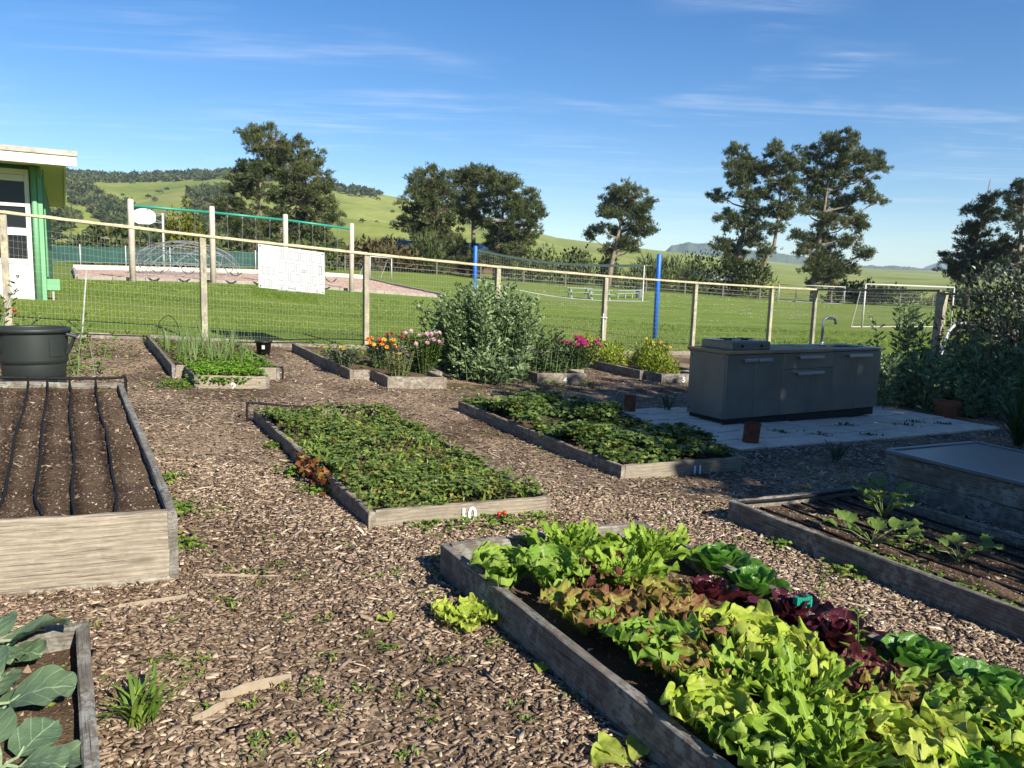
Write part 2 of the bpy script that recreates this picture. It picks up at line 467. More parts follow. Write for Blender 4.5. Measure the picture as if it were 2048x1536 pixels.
Fq = np.stack([idx[:-1, :-1], idx[1:, :-1], idx[1:, 1:], idx[:-1, 1:]], -1).reshape(-1, 4)
hill = np_obj('hillside', np.stack([HX, HY, HZ], -1), Fq, HILL, smooth=True)
tag(hill, 'green grassy hillside rising behind the school field', None, None, 'structure')

# ---- far forested ridges
FOREST = leafmat('far_forest', [(.2, (.025, .04, .02)), (.8, (.075, .10, .045))], 0, .9, .1, .05, 1.2)
def mountain(name, prof, Y, depth, seed, label):
    q0 = prof[0][0]; q1 = prof[-1][0]; pq, py = zip(*prof)
    q = np.arange(q0, q1+1, 2.0)
    base = (hor(q)-np.interp(q, pq, py))/1547*Y+EYE
    r_ = np.random.default_rng(seed); rough = snoise(q, q*0, .25, seed, 4)*Y*.0009+np.convolve(r_.random(len(q)), np.ones(2)/2, 'same')*Y*.0016
    rows = []
    for k, (fy, fz) in enumerate(((-.6, -.12), (-.35, .4), (-.15, .8), (0, 1), (.3, .7), (.9, -.1))):
        yy = Y+depth*fy+snoise(q, q*0, .06, seed+k)*depth*.1
        rows.append(np.stack([(q-1024)/1547*yy, yy, np.where(fz > .3, (base+rough)*fz, base*fz)], -1))
    Vv = np.stack(rows); nr, nc = Vv.shape[:2]; idx = np.arange(nr*nc).reshape(nr, nc)
    Ff = np.stack([idx[:-1, :-1], idx[:-1, 1:], idx[1:, 1:], idx[1:, :-1]], -1).reshape(-1, 4)
    o = np_obj(name, Vv, Ff, FOREST, tint=np.full(nr*nc, .5), smooth=True)
    return tag(o, label, None, None, 'structure')
mountain('forested_ridge', [(1280, 540), (1330, 494), (1360, 489), (1400, 490), (1450, 497), (1500, 503), (1560, 512), (1640, 520), (1700, 533), (1760, 534), (1800, 536), (1850, 541), (1960, 546), (2200, 566)],
         3600, 500, 3, 'dark forested ridge behind the pines at the right')
mountain('distant_mountain', [(1780, 556), (1815, 540), (1840, 532), (1870, 524), (1920, 508), (1980, 500), (2060, 505), (2200, 520)],
         5600, 900, 8, 'blue distant mountain at the far right horizon')

# ---- woods on the hillside (one far mass)
def inside(px, py, poly):
    r = np.zeros(px.shape, bool); n = len(poly)
    for i in range(n):
        x0, y0 = poly[i]; x1, y1 = poly[(i+1) % n]
        cnd = ((y0 > py) != (y1 > py)) & (px < (x1-x0)*(py-y0)/(y1-y0+1e-9)+x0)
        r ^= cnd
    return r
WOODS = [[(60, 340), (470, 342), (560, 352), (600, 362), (560, 371), (460, 366), (330, 370), (240, 374), (200, 372), (130, 385), (60, 390)],
         [(135, 372), (180, 385), (230, 400), (300, 440), (345, 465), (300, 500), (250, 480), (190, 430), (140, 405)],
         [(40, 438), (130, 440), (165, 448), (200, 468), (218, 484), (245, 500), (300, 490), (350, 462), (470, 440), (560, 470), (660, 505), (660, 552), (40, 552)],
         [(375, 398), (450, 378), (475, 440), (390, 445)], [(650, 378), (720, 388), (760, 396), (740, 402), (690, 396), (660, 388)]]
CLEAR = [[(100, 468), (170, 460), (198, 478), (172, 506), (164, 550), (100, 550)]]
n = 26000
q = rng.uniform(40, 1000, n); t = rng.uniform(.10, 1.02, n)
X, Y, Z = hill_pt(q, t); py = hor(q)-(Z-EYE)/Y*1547
m = np.zeros(n, bool)
for P in WOODS: m |= inside(q, py, P)
for P in CLEAR: m &= ~inside(q, py, P)
pr = rng.random(n)
keep = m & (pr < np.clip(.05+.16*(Y/800)**1.3, 0, .35))
stray = (~m) & (pr < .004) & (py > 385)
sel = np.where(keep | stray)[0]
cr = rng.uniform(2.6, 5.2, len(sel))*np.where(keep[sel], 1, .45)
parts_, tint_ = [], []
for i, r_ in zip(sel, cr):
    k = int(np.clip(38*(650/Y[i])**1.1, 38, 150))
    d = dirs(k); d[:, 2] = np.abs(d[:, 2])*.9-.15
    s_ = rng.uniform(.6, 1.0, (k, 1))
    C = np.array([X[i], Y[i], Z[i]+r_*.55])+d*r_*s_*np.array([1, 1, .85])
    sz = r_*rng.uniform(.5, .9, k)*np.clip((Y[i]/500)**.4, .5, 1)
    V, F = blades(C, norm(d+rng.normal(size=(k, 3))*.9), sz, sz*.8)
    parts_.append((V, F)); tint_.append(np.repeat(np.clip(rng.normal(.45, .2, k)+rng.normal(0, .22), 0, 1), 3))
V, F = merge(parts_)
WOODM = leafmat('hill_wood_leaves', [(0, (.022, .034, .011)), (.45, (.048, .066, .021)), (.8, (.085, .102, .036)), (1, (.14, .13, .07))], .12, .8, .1, .2, .3)
o = np_obj('hillside_woods', V, F, WOODM, tint=np.concatenate(tint_))
tag(o, 'dark oak woods spreading over the hillside gullies and ridge', 'woods', None, 'stuff')

# ---- garden floor: mulch sheet inside the fence
def fence_v(u): return 13.52+.0545*u
us = np.arange(-7, 18.01, .14); vf = np.linspace(0, 1, 130)
UU, VV = np.meshgrid(us, vf, indexing='ij'); VV = -5+(fence_v(UU)-.02+5)*VV
MX, MY = CA*UU-SA*VV, SA*UU+CA*VV
MZ = terr(MX, MY)+.022+.012*snoise(MX, MY, 3.0, 2, 3)
nr, nc = MX.shape; idx = np.arange(nr*nc).reshape(nr, nc)
Fq = np.stack([idx[:-1, :-1], idx[1:, :-1], idx[1:, 1:], idx[:-1, 1:]], -1).reshape(-1, 4)
x = NT('mulch'); p = x.pos()
vo = x.n('ShaderNodeTexVoronoi', ins={'Scale': 85, 'Randomness': 1}); x.l(p, vo.inputs['Vector'])
bw = x.n('ShaderNodeSeparateColor'); x.l(vo.outputs['Color'], bw.inputs[0])
c = x.ramp(bw.outputs[0], [(0, (.07, .045, .03)), (.4, (.18, .125, .08)), (.7, (.31, .225, .15)), (1, (.46, .36, .25))])
big = x.noise(p, 1.1, 5, .6)
c = x.mix(x.ramp(big, [(.40, (.75, .75, .75)), (.56, (0, 0, 0))]), c, (.05, .032, .02))
x.col(c); x.set(Roughness=.95); x.b.inputs['Specular IOR Level'].default_value = .1
x.bump(x.math('ADD', x.noise(p, 140, 4, .7), x.math('MULTIPLY', bw.outputs[1], .5)), .6, .012)
MULCH = x.m
mul = np_obj('mulch_path', np.stack([MX, MY, MZ], -1), Fq, MULCH, smooth=True)
tag(mul, 'brown wood chip floor of the fenced school garden', None, None, 'structure')
def mz_(X, Y): return terr(X, Y)+.022+.012*snoise(X, Y, 3.0, 2, 3)

# ---- loose wood chips
BEDS = {'tall': (-.90, .40, 3.77, 7.42), 'kale': (-1.25, .03, .9, 3.05), 'ten': (1.48, 2.75, 4.2, 7.38), 'eleven': (3.80, 5.2, 4.80, 7.78), 'let': (1.60, 2.90, .7, 3.46),
        'squash': (3.88, 5.22, .9, 3.70), 'cold': (5.86, 7.16, 1.6, 3.90), 'two': (1.05, 2.32, 9.95, 13.2), 'twof': (1.2, 2.02, 9.2, 9.95), 'three': (3.24, 4.6, 9.96, 13.0), 'threef': (3.55, 4.4, 9.38, 9.96),
        'four': (5.96, 7.3, 10.3, 13.0), 'fourf': (6.12, 7.02, 9.84, 10.3), 'five': (8.42, 9.8, 10.25, 13.0), 'fivef': (8.52, 9.4, 9.8, 10.25), 'pav': (5.74, 10.5, 5.4, 7.62)}
def free(X, Y, mg=0.0):
    u = CA*X+SA*Y; v = -SA*X+CA*Y
    ok = v < fence_v(u)-.08
    for (a, b, c_, d) in BEDS.values(): ok &= ~((u > a-mg) & (u < b+mg) & (v > c_-mg) & (v < d+mg))
    return ok
def chip_field(y0, y1, dens, l0, l1, full=True):
    xa, xb = -.72*y1-.3, .74*y1+.3
    n = int((xb-xa)*(y1-y0)*dens)
    Y = rng.uniform(y0, y1, n); X = rng.uniform(xa, xb, n)
    k = (X > -.70*Y-.25) & (X < .70*Y+.25) & free(X, Y)
    X, Y = X[k], Y[k]; n = len(X)
    # bare dark patches
    thin = snoise(X, Y, 2.2, 31, 3); k = rng.random(n) > np.clip(thin*1.4-.10, 0, .62); X, Y = X[k], Y[k]; n = len(X)
    L = rng.uniform(l0, l1, n)*np.where(rng.random(n) < .07, rng.uniform(1.4, 3.2, n), 1)*np.where(rng.random(n) < .45, rng.uniform(.3, .7, n), 1); Wd = L*rng.uniform(.12, .55, n); Wd = np.minimum(Wd, .022); H = rng.uniform(.0018, .0055, n)
    yaw = rng.uniform(0, 6.283, n)
    A = np.stack([np.cos(yaw), np.sin(yaw), rng.normal(0, .17, n)], 1); A = norm(A)
    Nn = norm(np.stack([rng.normal(0, .2, n), rng.normal(0, .2, n), np.ones(n)], 1))
    S = norm(np.cross(Nn, A)); U = np.cross(A, S)
    P = np.stack([X, Y, mz_(X, Y)+rng.uniform(.001, .013, n)], 1)
    V = np.empty((n, 8, 3))
    for i, (a, b, h) in enumerate(((-1, -1, 0), (1, -1, 0), (1, 1, 0), (-1, 1, 0), (-1, -1, 1), (1, -1, 1), (1, 1, 1), (-1, 1, 1))):
        ja = rng.uniform(.62, 1.0, (n, 1)); jb = rng.uniform(.55, 1.0, (n, 1))
        if h == 0: ja0, jb0 = (ja, jb)
        V[:, i] = P+A*(a*L[:, None]/2*ja)+S*(b*Wd[:, None]/2*jb)+U*(h*H[:, None]-.002)
    b = (np.arange(n)*8)[:, None]
    F = np.concatenate([b+np.array([f]) for f in (([4, 5, 6, 7], [0, 1, 5, 4], [1, 2, 6, 5], [2, 3, 7, 6], [3, 0, 4, 7]) if full else ([4, 5, 6, 7],))])
    t = np.clip(rng.choice([.10, .32, .52, .75, .97], n, p=[.20, .27, .27, .18, .08])+rng.normal(0, .07, n)-.22*np.clip(snoise(X, Y, 1.3, 33, 4)+.02, 0, .8), 0, 1)
    lc = np.repeat(rng.uniform(0, 50, (n, 3)), 8, 0)+np.tile(np.array([[-1, -1, 0], [1, -1, 0], [1, 1, 0], [-1, 1, 0], [-1, -1, 1], [1, -1, 1], [1, 1, 1], [-1, 1, 1]])*[1, .5, .1], (n, 1))
    return (V.reshape(-1, 3), F), np.repeat(t, 8), lc
cf = [chip_field(1.5, 3.6, 6500, .016, .046), chip_field(3.6, 5.6, 3800, .018, .052), chip_field(5.6, 8.6, 2200, .022, .06, False), chip_field(8.6, 14.5, 560, .03, .075, False)]
x = NT('wood_chip'); t = x.attr('tint').outputs['Fac']; v = x.attr('lc').outputs['Vector']
c = x.ramp(t, [(0, (.09, .058, .038)), (.3, (.20, .14, .096)), (.5, (.30, .222, .16)), (.68, (.38, .285, .20)), (.85, (.48, .375, .265)), (1, (.62, .52, .40))])
gr = x.noise(x.map(v, (.6, 9, 3)), 2.2, 3, .6)
c = x.mix(x.math('MULTIPLY', gr, .7), c, x.mix(.5, c, (.05, .035, .025)), 'MIX')
x.col(c); x.set(Roughness=.85); x.b.inputs['Specular IOR Level'].default_value = .2; x.bump(gr, .5, .003)
CHIP = x.m
V, F = merge([a[0] for a in cf])
o = np_obj('wood_chips', V, F, CHIP, tint=np.concatenate([a[1] for a in cf]), lc=np.concatenate([a[2] for a in cf]))
tag(o, 'loose brown and tan wood chips strewn between the garden beds', 'wood chips', None, 'stuff')
print('chips', len(V)//8)

# ---- playground pit
pA, pB = np.array([-17.2, 30.6]), np.array([-3.7, 41.6]); da = np.array([-.5, .866])
pC, pD = pA+da*15, pB+da*13
PX = []; 
for i in range(25):
    row = []
    for j in range(25):
        q2 = (pA*(1-i/24)+pB*(i/24))*(1-j/24)+(pC*(1-i/24)+pD*(i/24))*(j/24)
        row.append((q2[0], q2[1], tz(q2[0], q2[1])+.11+random.uniform(-.015, .015)))
    PX.append(row)
mb = MB(); mb.grid(PX)
x = NT('play_chips'); p = x.pos()
vo = x.n('ShaderNodeTexVoronoi', ins={'Scale': 11}); x.l(p, vo.inputs['Vector']); sc_ = x.n('ShaderNodeSeparateColor'); x.l(vo.outputs['Color'], sc_.inputs[0])
c = x.ramp(sc_.outputs[0], [(0, (.20, .11, .07)), (.5, (.42, .27, .19)), (1, (.62, .46, .36))])
x.col(c); x.set(Roughness=.95); x.bump(sc_.outputs[1], .7, .03)
tag(solo('playground_surface', mb, x.m, (0, 0, 0)), 'reddish wood chip playground surface under the swings', None, None, 'structure')
CURB = plain('curb_concrete', (.27, .245, .21), .9, 0, .35, 3, .3)
CURBW = plain('pale_curb', (.62, .57, .46), .9, 0, .2, 3, .2)
def curb(a, b, h, mat, label):
    mb = MB(); n = 14
    for i in range(n):
        p0 = a+(b-a)*(i/n); p1 = a+(b-a)*((i+1)/n-.001)
        m_ = (p0+p1)/2
        mb.board((p0[0], p0[1], tz(*p0)-.05), (p1[0], p1[1], tz(*p1)-.05), h+.05, .14, 2, .004, .015)
    mid = (a+b)/2
    return solo('playground_curb', mb, mat, (mid[0], mid[1], tz(*mid)), label, 'curb')
curb(pA, pB, .13, CURB, 'grey curb along the near side of the playground chips')
curb(pC, pD, .34, CURBW, 'pale curb along the far side of the playground chips')
curb(pB+da*.1, pD-da*.1, .22, CURB, 'grey curb at the right end of the playground chips')
curb(pA+da*.1, pC-da*.1, .22, CURB, 'grey curb at the left end of the playground chips near the classroom')

# ---- grass blades near the fence
def grass(y0, y1, dens, h, w):
    xa, xb = -.72*y1-1, .72*y1+1
    n = int((xb-xa)*(y1-y0)*dens); Y = rng.uniform(y0, y1, n); X = rng.uniform(xa, xb, n)
    u = CA*X+SA*Y; v = -SA*X+CA*Y
    k = (np.abs(X) < .70*Y+.6) & ((v > fence_v(u)+.03) | (u > 18.1)) & ~((u < -.4) & (v > 20.3) & (v < 36))
    # not on the playground
    d1 = pB-pA; nn = np.array([-d1[1], d1[0]]); nn = nn/np.linalg.norm(nn); s_ = (X-pA[0])*nn[0]+(Y-pA[1])*nn[1]
    al = ((X-pA[0])*d1[0]+(Y-pA[1])*d1[1])/np.dot(d1, d1)
    k &= ~((s_ > -.05) & (al > -.3) & (al < 1.0))
    X, Y = X[k], Y[k]; n = len(X)
    A = np.stack([rng.normal(0, .45, n), rng.normal(0, .45, n), np.ones(n)], 1)
    pt = np.clip(.7+.6*snoise(X, Y, 1.1, 40, 3), .3, 1.4)
    V, F = blades(np.stack([X, Y, terr(X, Y)-.004], 1), A, h*rng.uniform(.5, 1.3, n)*pt, w)
    t = np.clip(rng.normal(.5, .2, n)+.22*snoise(X, Y, .7, 41, 3), 0, 1)
    return (V, F), np.repeat(t, 3)
gf = [grass(10.5, 17, 900, .055, .010), grass(17, 24, 420, .065, .016), grass(24, 34, 130, .075, .03)]
GRASSM = leafmat('grass_blades', [(0, (.06, .105, .013)), (.5, (.125, .19, .023)), (.85, (.20, .265, .042)), (1, (.27, .27, .10))], .35, .6, .25, 3, .1)
V, F = merge([a[0] for a in gf])
o = np_obj('lawn_blades', V, F, GRASSM, tint=np.concatenate([a[1] for a in gf]))
tag(o, 'short green grass blades of the lawn beyond the fence', 'grass', None, 'stuff'); print('blades', len(F))
# pale daisies in the lawn at the right
n = 1700; Y = rng.uniform(36, 95, n); X = Y*rng.uniform(.02, .46, n)
k = snoise(X, Y*.5, .35, 50, 3) > .02; X, Y = X[k], Y[k]; n = len(X)
d = np.stack([rng.normal(0, 1, n), rng.normal(0, 1, n), np.zeros(n)], 1)
V, F = cards(np.stack([X, Y, terr(X, Y)+.05], 1), d, np.tile([0, 0, 1.], (n, 1)), .02+.0011*Y, .02+.0011*Y)
DAISY = plain('daisy_white', (.75, .74, .66), .7, 0, .1, 5, 0)
o = np_obj('lawn_daisies', V, F, DAISY, tint=np.full(n*5, .5)); tag(o, 'white daisies flecking the lawn at the right', 'daisies', None, 'stuff')
# white field lines
LINE = plain('field_line', (.72, .72, .66), .9, 0, .35, 2, 0, vec='pos')
def field_line(a, b, w, label):
    a = np.array(a, float); b = np.array(b, float); d = (b-a)/np.linalg.norm(b-a); nrm = np.array([-d[1], d[0]]); rows = []
    for i in range(41):
        p_ = a+(b-a)*i/40; rows.append([(p_[0]+nrm[0]*s_*w/2, p_[1]+nrm[1]*s_*w/2, tz(*p_)+.035) for s_ in (-1, 1)])
    mb = MB(); mb.grid(rows); mid = (a+b)/2
    tag(solo('field_line', mb, LINE, (mid[0], mid[1], tz(*mid))), label, None, None, 'structure')
field_line((4, 96), (62, 118), 1.0, 'white chalk touchline along the far side of the field')

# ================================================================== BUILDING at the left
WHITE = plain('white_paint', (.60, .59, .56), .55, 0, .10, 2, .05)
FASCIA_OLD = plain('weathered_fascia', (.40, .37, .31), .85, 0, .45, 3, .2)
GREEN = plain('green_paint', (.13, .32, .16), .5, 0, .12, 2, .05)
GREEND = plain('soffit_green', (.05, .20, .09), .7, 0, .15, 2, .05)
BEIGE = plain('soffit_beige', (.66, .58, .46), .8, 0, .15, 2, .05)
x = NT('window_glass'); x.col((.012, .014, .018)); x.set(Roughness=.04); x.b.inputs['Specular IOR Level'].default_value = .22; GLASS = x.m
BLACKM = plain('black_metal', (.015, .015, .016), .5, 0, .2, 4, .05)
RZ = R(30)
bu, bv = -.37, 20.4
zb = .74
def B(u, v, z): return Vector((CA*u-SA*v, SA*u+CA*v, zb+z))
bld = thing('classroom_building', B(bu, bv, 0), 'white and green single storey classroom at the left edge with broad flat eaves', 'building')
mb = MB()
def bb(mb, u0, u1, v0, v1, z0, z1, ch=.004): mb.box((B((u0+u1)/2, (v0+v1)/2, (z0+z1)/2)), (u1-u0, v1-v0, z1-z0), RZ, ch)
m_ = MB(); bb(m_, bu-8, bu-.02, bv+.06, bv+13, -.3, 2.95); wall = part('wall', m_, GREEND, bld)
m_ = MB(); bb(m_, bu-8.5, .06, 19.2, bv+13.6, 2.96, 3.04); roof = part('roof', m_, BEIGE, bld)
m_ = MB(); bb(m_, bu-8.5, .30, 19.12, 19.20, 2.88, 3.08); part('fascia', m_, WHITE, roof)
m_ = MB(); bb(m_, bu-8.5, .32, 19.09, 19.22, 3.084, 3.19); part('gutter', m_, FASCIA_OLD, roof, label='weathered pale gutter on top of the fascia')
m_ = MB(); bb(m_, .062, .11, 19.22, bv+13.6, 2.93, 3.2); part('fascia', m_, WHITE, roof)
m_ = MB(); bb(m_, bu-8.4, .05, 19.24, bv+13.5, 3.044, 3.19); part('roof_deck', m_, FASCIA_OLD, roof)
m_ = MB(); bb(m_, bu-.22, bu-.015, bv-.03, bv+.30, -.1, 2.94); part('corner_board', m_, GREEN, bld)
m_ = MB(); bb(m_, bu-.09, bu-.0, bv-.08, bv-.034, -.05, 2.7); part('corner_trim', m_, GREEN, bld)
m_ = MB(); m_.tube([B(bu-.15, bv-.09, -.05), B(bu-.15, bv-.09, 2.93)], .055, 10); part('downspout', m_, GREEN, bld, True)
m_ = MB(); m_.tube([B(bu+.03, bv+.1, .55), B(bu+.03, bv+.1, 2.6), B(bu+.03, bv+.14, 2.9)], .018, 6); part('conduit', m_, GREEN, bld)
m_ = MB(); bb(m_, bu+.002, bu+.26, bv+.02, bv+.14, .25, .50); part('meter_box', m_, GREEN, bld)
m_ = MB(); m_.tube([B(bu+.12, bv+.08, -.05), B(bu+.12, bv+.08, .25)], .025, 6); part('standpipe', m_, plain('pipe_grey', (.35, .36, .35), .5), bld)
for k in range(3):
    u1 = bu-.24-k*1.75; u0 = u1-1.68
    f = MB()
    for (a, b, z0, z1, pr) in ((u1-.09, u1, 0, 2.86, .05), (u0, u0+.09, 0, 2.86, .05)):
        bb(f, a, b, bv-pr, bv+.05, z0, z1)
    for (z0, z1) in ((2.74, 2.86), (2.60, 2.735), (2.06, 2.14), (1.44, 1.60), (.82, .93)):
        bb(f, u0+.092, u1-.092, bv-.045, bv+.05, z0, z1)
    fr = part('window', f, WHITE, bld)
    m_ = MB(); bb(m_, u0+.094, u1-.094, bv-.02, bv+.05, .0, .818); part('panel', m_, WHITE, fr)
    for (z0, z1) in ((2.142, 2.598), (1.602, 2.058), (.932, 1.438)):
        m_ = MB(); bb(m_, u0+.094, u1-.094, bv-.005, bv+.02, z0, z1); part('pane', m_, GLASS, fr)
    m_ = MB(); bb(m_, u0-.06, u1+.06, bv-.01, bv+.055, -.2, -.005); part('sill', m_, CURB, fr)

# ================================================================== GARDEN FENCE
def FP(n): return (-5.12+2.38*n, 12.8+1.555*n)
fd = Vector((2.38, 1.555, 0)).normalized()
fence = thing('garden_fence', (*FP(2), tz(*FP(2))), 'wooden post and rail fence with wire mesh between garden and lawn', 'fence')
FN = [-2, -.955, 0, 1, 2, 3, 4, 5, 5.65]
WIRE = plain('galvanised_wire', (.30, .31, .31), .5, .5, .2, 5, 0)
fh = 1.80
for i, n in enumerate(FN):
    X, Y = FP(n); z = tz(X, Y)
    m_ = MB(); m_.post((X, Y, z-.1), .095, .095, fh+.1-.045, fd, (random.uniform(-.008, .008), 0)); part('post', m_, WOOD_POST, fence)
for i in range(len(FN)-1):
    a, b = FN[i], FN[i+1]
    (xa, ya), (xb, yb) = FP(a), FP(b)
    za, zb_ = tz(xa, ya), tz(xb, yb)
    m_ = MB(); m_.board((xa, ya, za+fh-.045), (xb, yb, zb_+fh-.045), .045, .14, 14, .004, .005); part('rail', m_, WOOD_RAIL, fence)
    if n > -3:
        off = Vector((.547, -.837, 0))*.075
        m_ = MB(); m_.board((xa+off.x, ya+off.y, za-.06), (xb+off.x, yb+off.y, zb_-.06), .17, .04, 10, .004); part('kick_board', m_, WOOD_BED, fence)
    # welded wire
    L = math.hypot(xb-xa, yb-ya); nv = int(L/.054); m_ = MB(); po = Vector((-.547, .837, 0))*.056
    def wp(f, h, s_=0):
        sag = .012*math.sin(f*19+i)*(h/fh); 
        return Vector((xa+(xb-xa)*f+po.x*(1+s_), ya+(yb-ya)*f+po.y*(1+s_), za+(zb_-za)*f+h+.06+sag))
    for k in range(nv+1):
        f = k/nv; j = random.uniform(-.003, .003)
        m_.tube([wp(f+j, -.02), wp(f, .8, .2), wp(f-j, 1.52)], .0008, 3, False)
    for k in range(16):
        h = k*.1016
        m_.tube([wp(q_/8, h, .25*math.sin(q_*2.1+k)) for q_ in range(9)], .0008, 3, False)
    part('wire_mesh', m_, WIRE, fence)
# right hand return of the fence
cx, cy = FP(5.65); ret = thing('side_fence', (10.1, 18.5, tz(10.1, 18.5)), 'dark wooden fence return with leaning thick post behind the right hand shrubs', 'fence')
pts = [(cx, cy), (10.1, 18.5), (11.9, 15.4), (13.6, 12.4)]
for i, (X, Y) in enumerate(pts[1:]):
    m_ = MB(); w_ = .20 if i == 0 else .10
    m_.post((X, Y, tz(X, Y)-.1), w_, w_*.7, fh+.12, (.5, -.866, 0), (.05 if i == 0 else 0, .02)); part('post', m_, WOOD_POST, ret)
for i in range(3):
    (xa, ya), (xb, yb) = pts[i], pts[i+1]
    m_ = MB(); m_.board((xa, ya, tz(xa, ya)+fh-.05), (xb, yb, tz(xb, yb)+fh+.02), .05, .10, 8, .006); part('rail', m_, WOOD_GREY, ret)
    m_ = MB(); L = math.hypot(xb-xa, yb-ya); nv = int(L/.054)
    for k in range(nv):
        f = k/nv; X = xa+(xb-xa)*f+.05; Y = ya+(yb-ya)*f+.03; z = tz(X, Y)
        m_.tube([(X, Y, z), (X, Y, z+1.6)], .0008, 3, False)
    for k in range(16):
        m_.tube([(xa+.05, ya+.03, tz(xa, ya)+.1*k), (xb+.05, yb+.03, tz(xb, yb)+.1*k)], .0008, 3, False)
    part('wire_mesh', m_, WIRE, ret)
for k in range(5):
    X = 10.35+.16*k; Y = 18.0-.28*k
    m_ = MB(); m_.post((X, Y, tz(X, Y)), .09, .025, 1.35+random.uniform(-.1, .1), (.5, -.866, 0), (random.uniform(-.06, .06), 0)); part('picket', m_, WOOD_GREY, ret)
m_ = MB(); m_.board((10.2, 18.1, .55), (10.9, 16.9, .9), .2, .03, 5); part('brace', m_, WOOD_GREY, ret)

# white pole latch on fence post
m_ = MB(); X, Y = FP(3); m_.tube([(X-.02, Y-.08, tz(X, Y)+.05), (X-.02, Y-.075, tz(X, Y)+.95)], .014, 6); m_.tube([(X-.09, Y-.09, tz(X, Y)+.86), (X+.07, Y-.07, tz(X, Y)+.85)], .014, 6)
PVC = plain('white_pvc', (.42, .42, .40), .4, 0, .08, 5, 0)
solo('pipe_stake', m_, PVC, (X-.02, Y-.08, tz(X, Y)), 'white pipe tied upright to the fence post right of the fava bush', 'pipe', smooth=True)
m_ = MB(); X, Y = -7.05, 12.6
m_.tube([(X, Y, tz(X, Y)-.1), (X+.09, Y+.06, tz(X, Y)+1.02)], .012, 6); solo('metal_stake', m_, plain('stake_steel', (.5, .5, .48), .5, .3), (X, Y, tz(X, Y)), 'thin leaning white metal stake on the lawn edge behind the green bin', 'stake')
m_ = MB(); m_.tube([(7.55, 13.75, -.2), (7.7, 13.9, .45), (7.9, 14.1, .85), (8.2, 14.4, 1.0), (8.55, 14.6, 1.0), (8.8, 14.8, .8)], .028, 8); solo('pipe_hoop', m_, PVC, (7.55, 13.75, -.2), 'bent white pipe hoop arching behind the kitchen counter', 'pipe', smooth=True)

# ---- garden map sign
sx0, sy0 = -4.36, 13.16; sign_w = 1.14; sz = 1.29; sgh = .72
sgn = thing('garden_map_sign', (sx0+.5*sign_w*fd.x, sy0+.5*sign_w*fd.y, tz(sx0, sy0)), 'white board on the fence printed with a plan of numbered rectangles', 'sign')
front = Vector((.547, -.837, 0))
so = Vector((sx0, sy0, 0))+front*.10
def SP(a, h, d=0.0): return so+fd*a+Vector((0, 0, sz+h-.085*a))+front*d
SIGNW = plain('sign_white', (.44, .46, .46), .35, 0, .03, 3, 0)
INK = plain('sign_ink', (.21, .22, .22), .6, 0, .1, 3, 0); PALEINK = plain('sign_pale', (.38, .41, .40), .5, 0, .05, 3, 0)
m_ = MB(); rotm = Matrix((fd, -front, Vector((0, 0, 1)))).transposed()
c8 = [SP(a, h, d) for d in (0, .006) for (a, h) in ((0, 0), (sign_w, 0), (sign_w, sgh), (0, sgh))]
m_.add(c8, [(4, 5, 6, 7), (3, 2, 1, 0), (0, 1, 5, 4), (1, 2, 6, 5), (2, 3, 7, 6), (3, 0, 4, 7)]); part('board', m_, SIGNW, sgn)
def rect_out(mb, a0, a1, h0, h1, t=.012):
    for (p0, p1, q0, q1) in ((a0, a1, h0, h0+t), (a0, a1, h1-t, h1), (a0, a0+t, h0+t, h1-t), (a1-t, a1, h0+t, h1-t)):
        mb.add([SP(p0, q0, .0085), SP(p1, q0, .0085), SP(p1, q1, .0085), SP(p0, q1, .0085)], [(0, 1, 2, 3)])
m_ = MB(); sc1 = sign_w/1530.; 
def SR(x0, y0, x1, y1): rect_out(m_, (x0-160)*sc1, (x1-160)*sc1, sgh-(y1-170)*sc1, sgh-(y0-170)*sc1)
def dot(x0, y0, w_=9): 
    a, h = (x0-160)*sc1, sgh-(y0-170)*sc1; t = w_*sc1
    m_.add([SP(a-t, h-t*1.4, .0085), SP(a+t, h-t*1.4, .0085), SP(a+t, h+t*1.4, .0085), SP(a-t, h+t*1.4, .0085)], [(0, 1, 2, 3)])
for k in range(8): SR(590+k*130, 240, 690+k*130, 440); dot(640+k*130, 345)
for k in (0, 1, 2, 3, 5, 6, 7): SR(630+k*128, 500, 725+k*128, 700); dot(677+k*128, 600)
SR(1130, 620, 1260, 700); SR(1165, 640, 1225, 685)
for k in range(7): SR(615+k*130, 740, 715+k*130, 935); dot(665+k*130, 838)
for k in range(3):
    SR(240+k*108, 655, 315+k*108, 830); dot(278+k*108, 745); SR(230+k*105, 930, 305+k*105, 1105); dot(268+k*105, 1020)
    SR(1115+k*105, 980, 1185+k*105, 1150); dot(1150+k*105, 1065)
SR(590, 1030, 765, 1165); dot(680, 1095, 22); SR(815, 1040, 1015, 1090); SR(815, 1090, 1015, 1160); SR(1430, 950, 1590, 1140); dot(1510, 1080, 24); SR(1565, 480, 1640, 930)
part('printed_plan', m_, INK, sgn)
m_ = MB(); m_.add([SP((195-160)*sc1, sgh-(590-170)*sc1, .008), SP((530-160)*sc1, sgh-(590-170)*sc1, .008), SP((530-160)*sc1, sgh-(200-170)*sc1, .008), SP((195-160)*sc1, sgh-(200-170)*sc1, .008)], [(0, 1, 2, 3)]); part('printed_block', m_, PALEINK, sgn)
m_ = MB()
for (a, h) in ((.03, .03), (sign_w-.03, .03), (.03, sgh-.03), (sign_w-.03, sgh-.03)): m_.tube([SP(a, h, .006), SP(a, h, .016)], .012, 8)
part('bolts', m_, BLACKM, sgn)

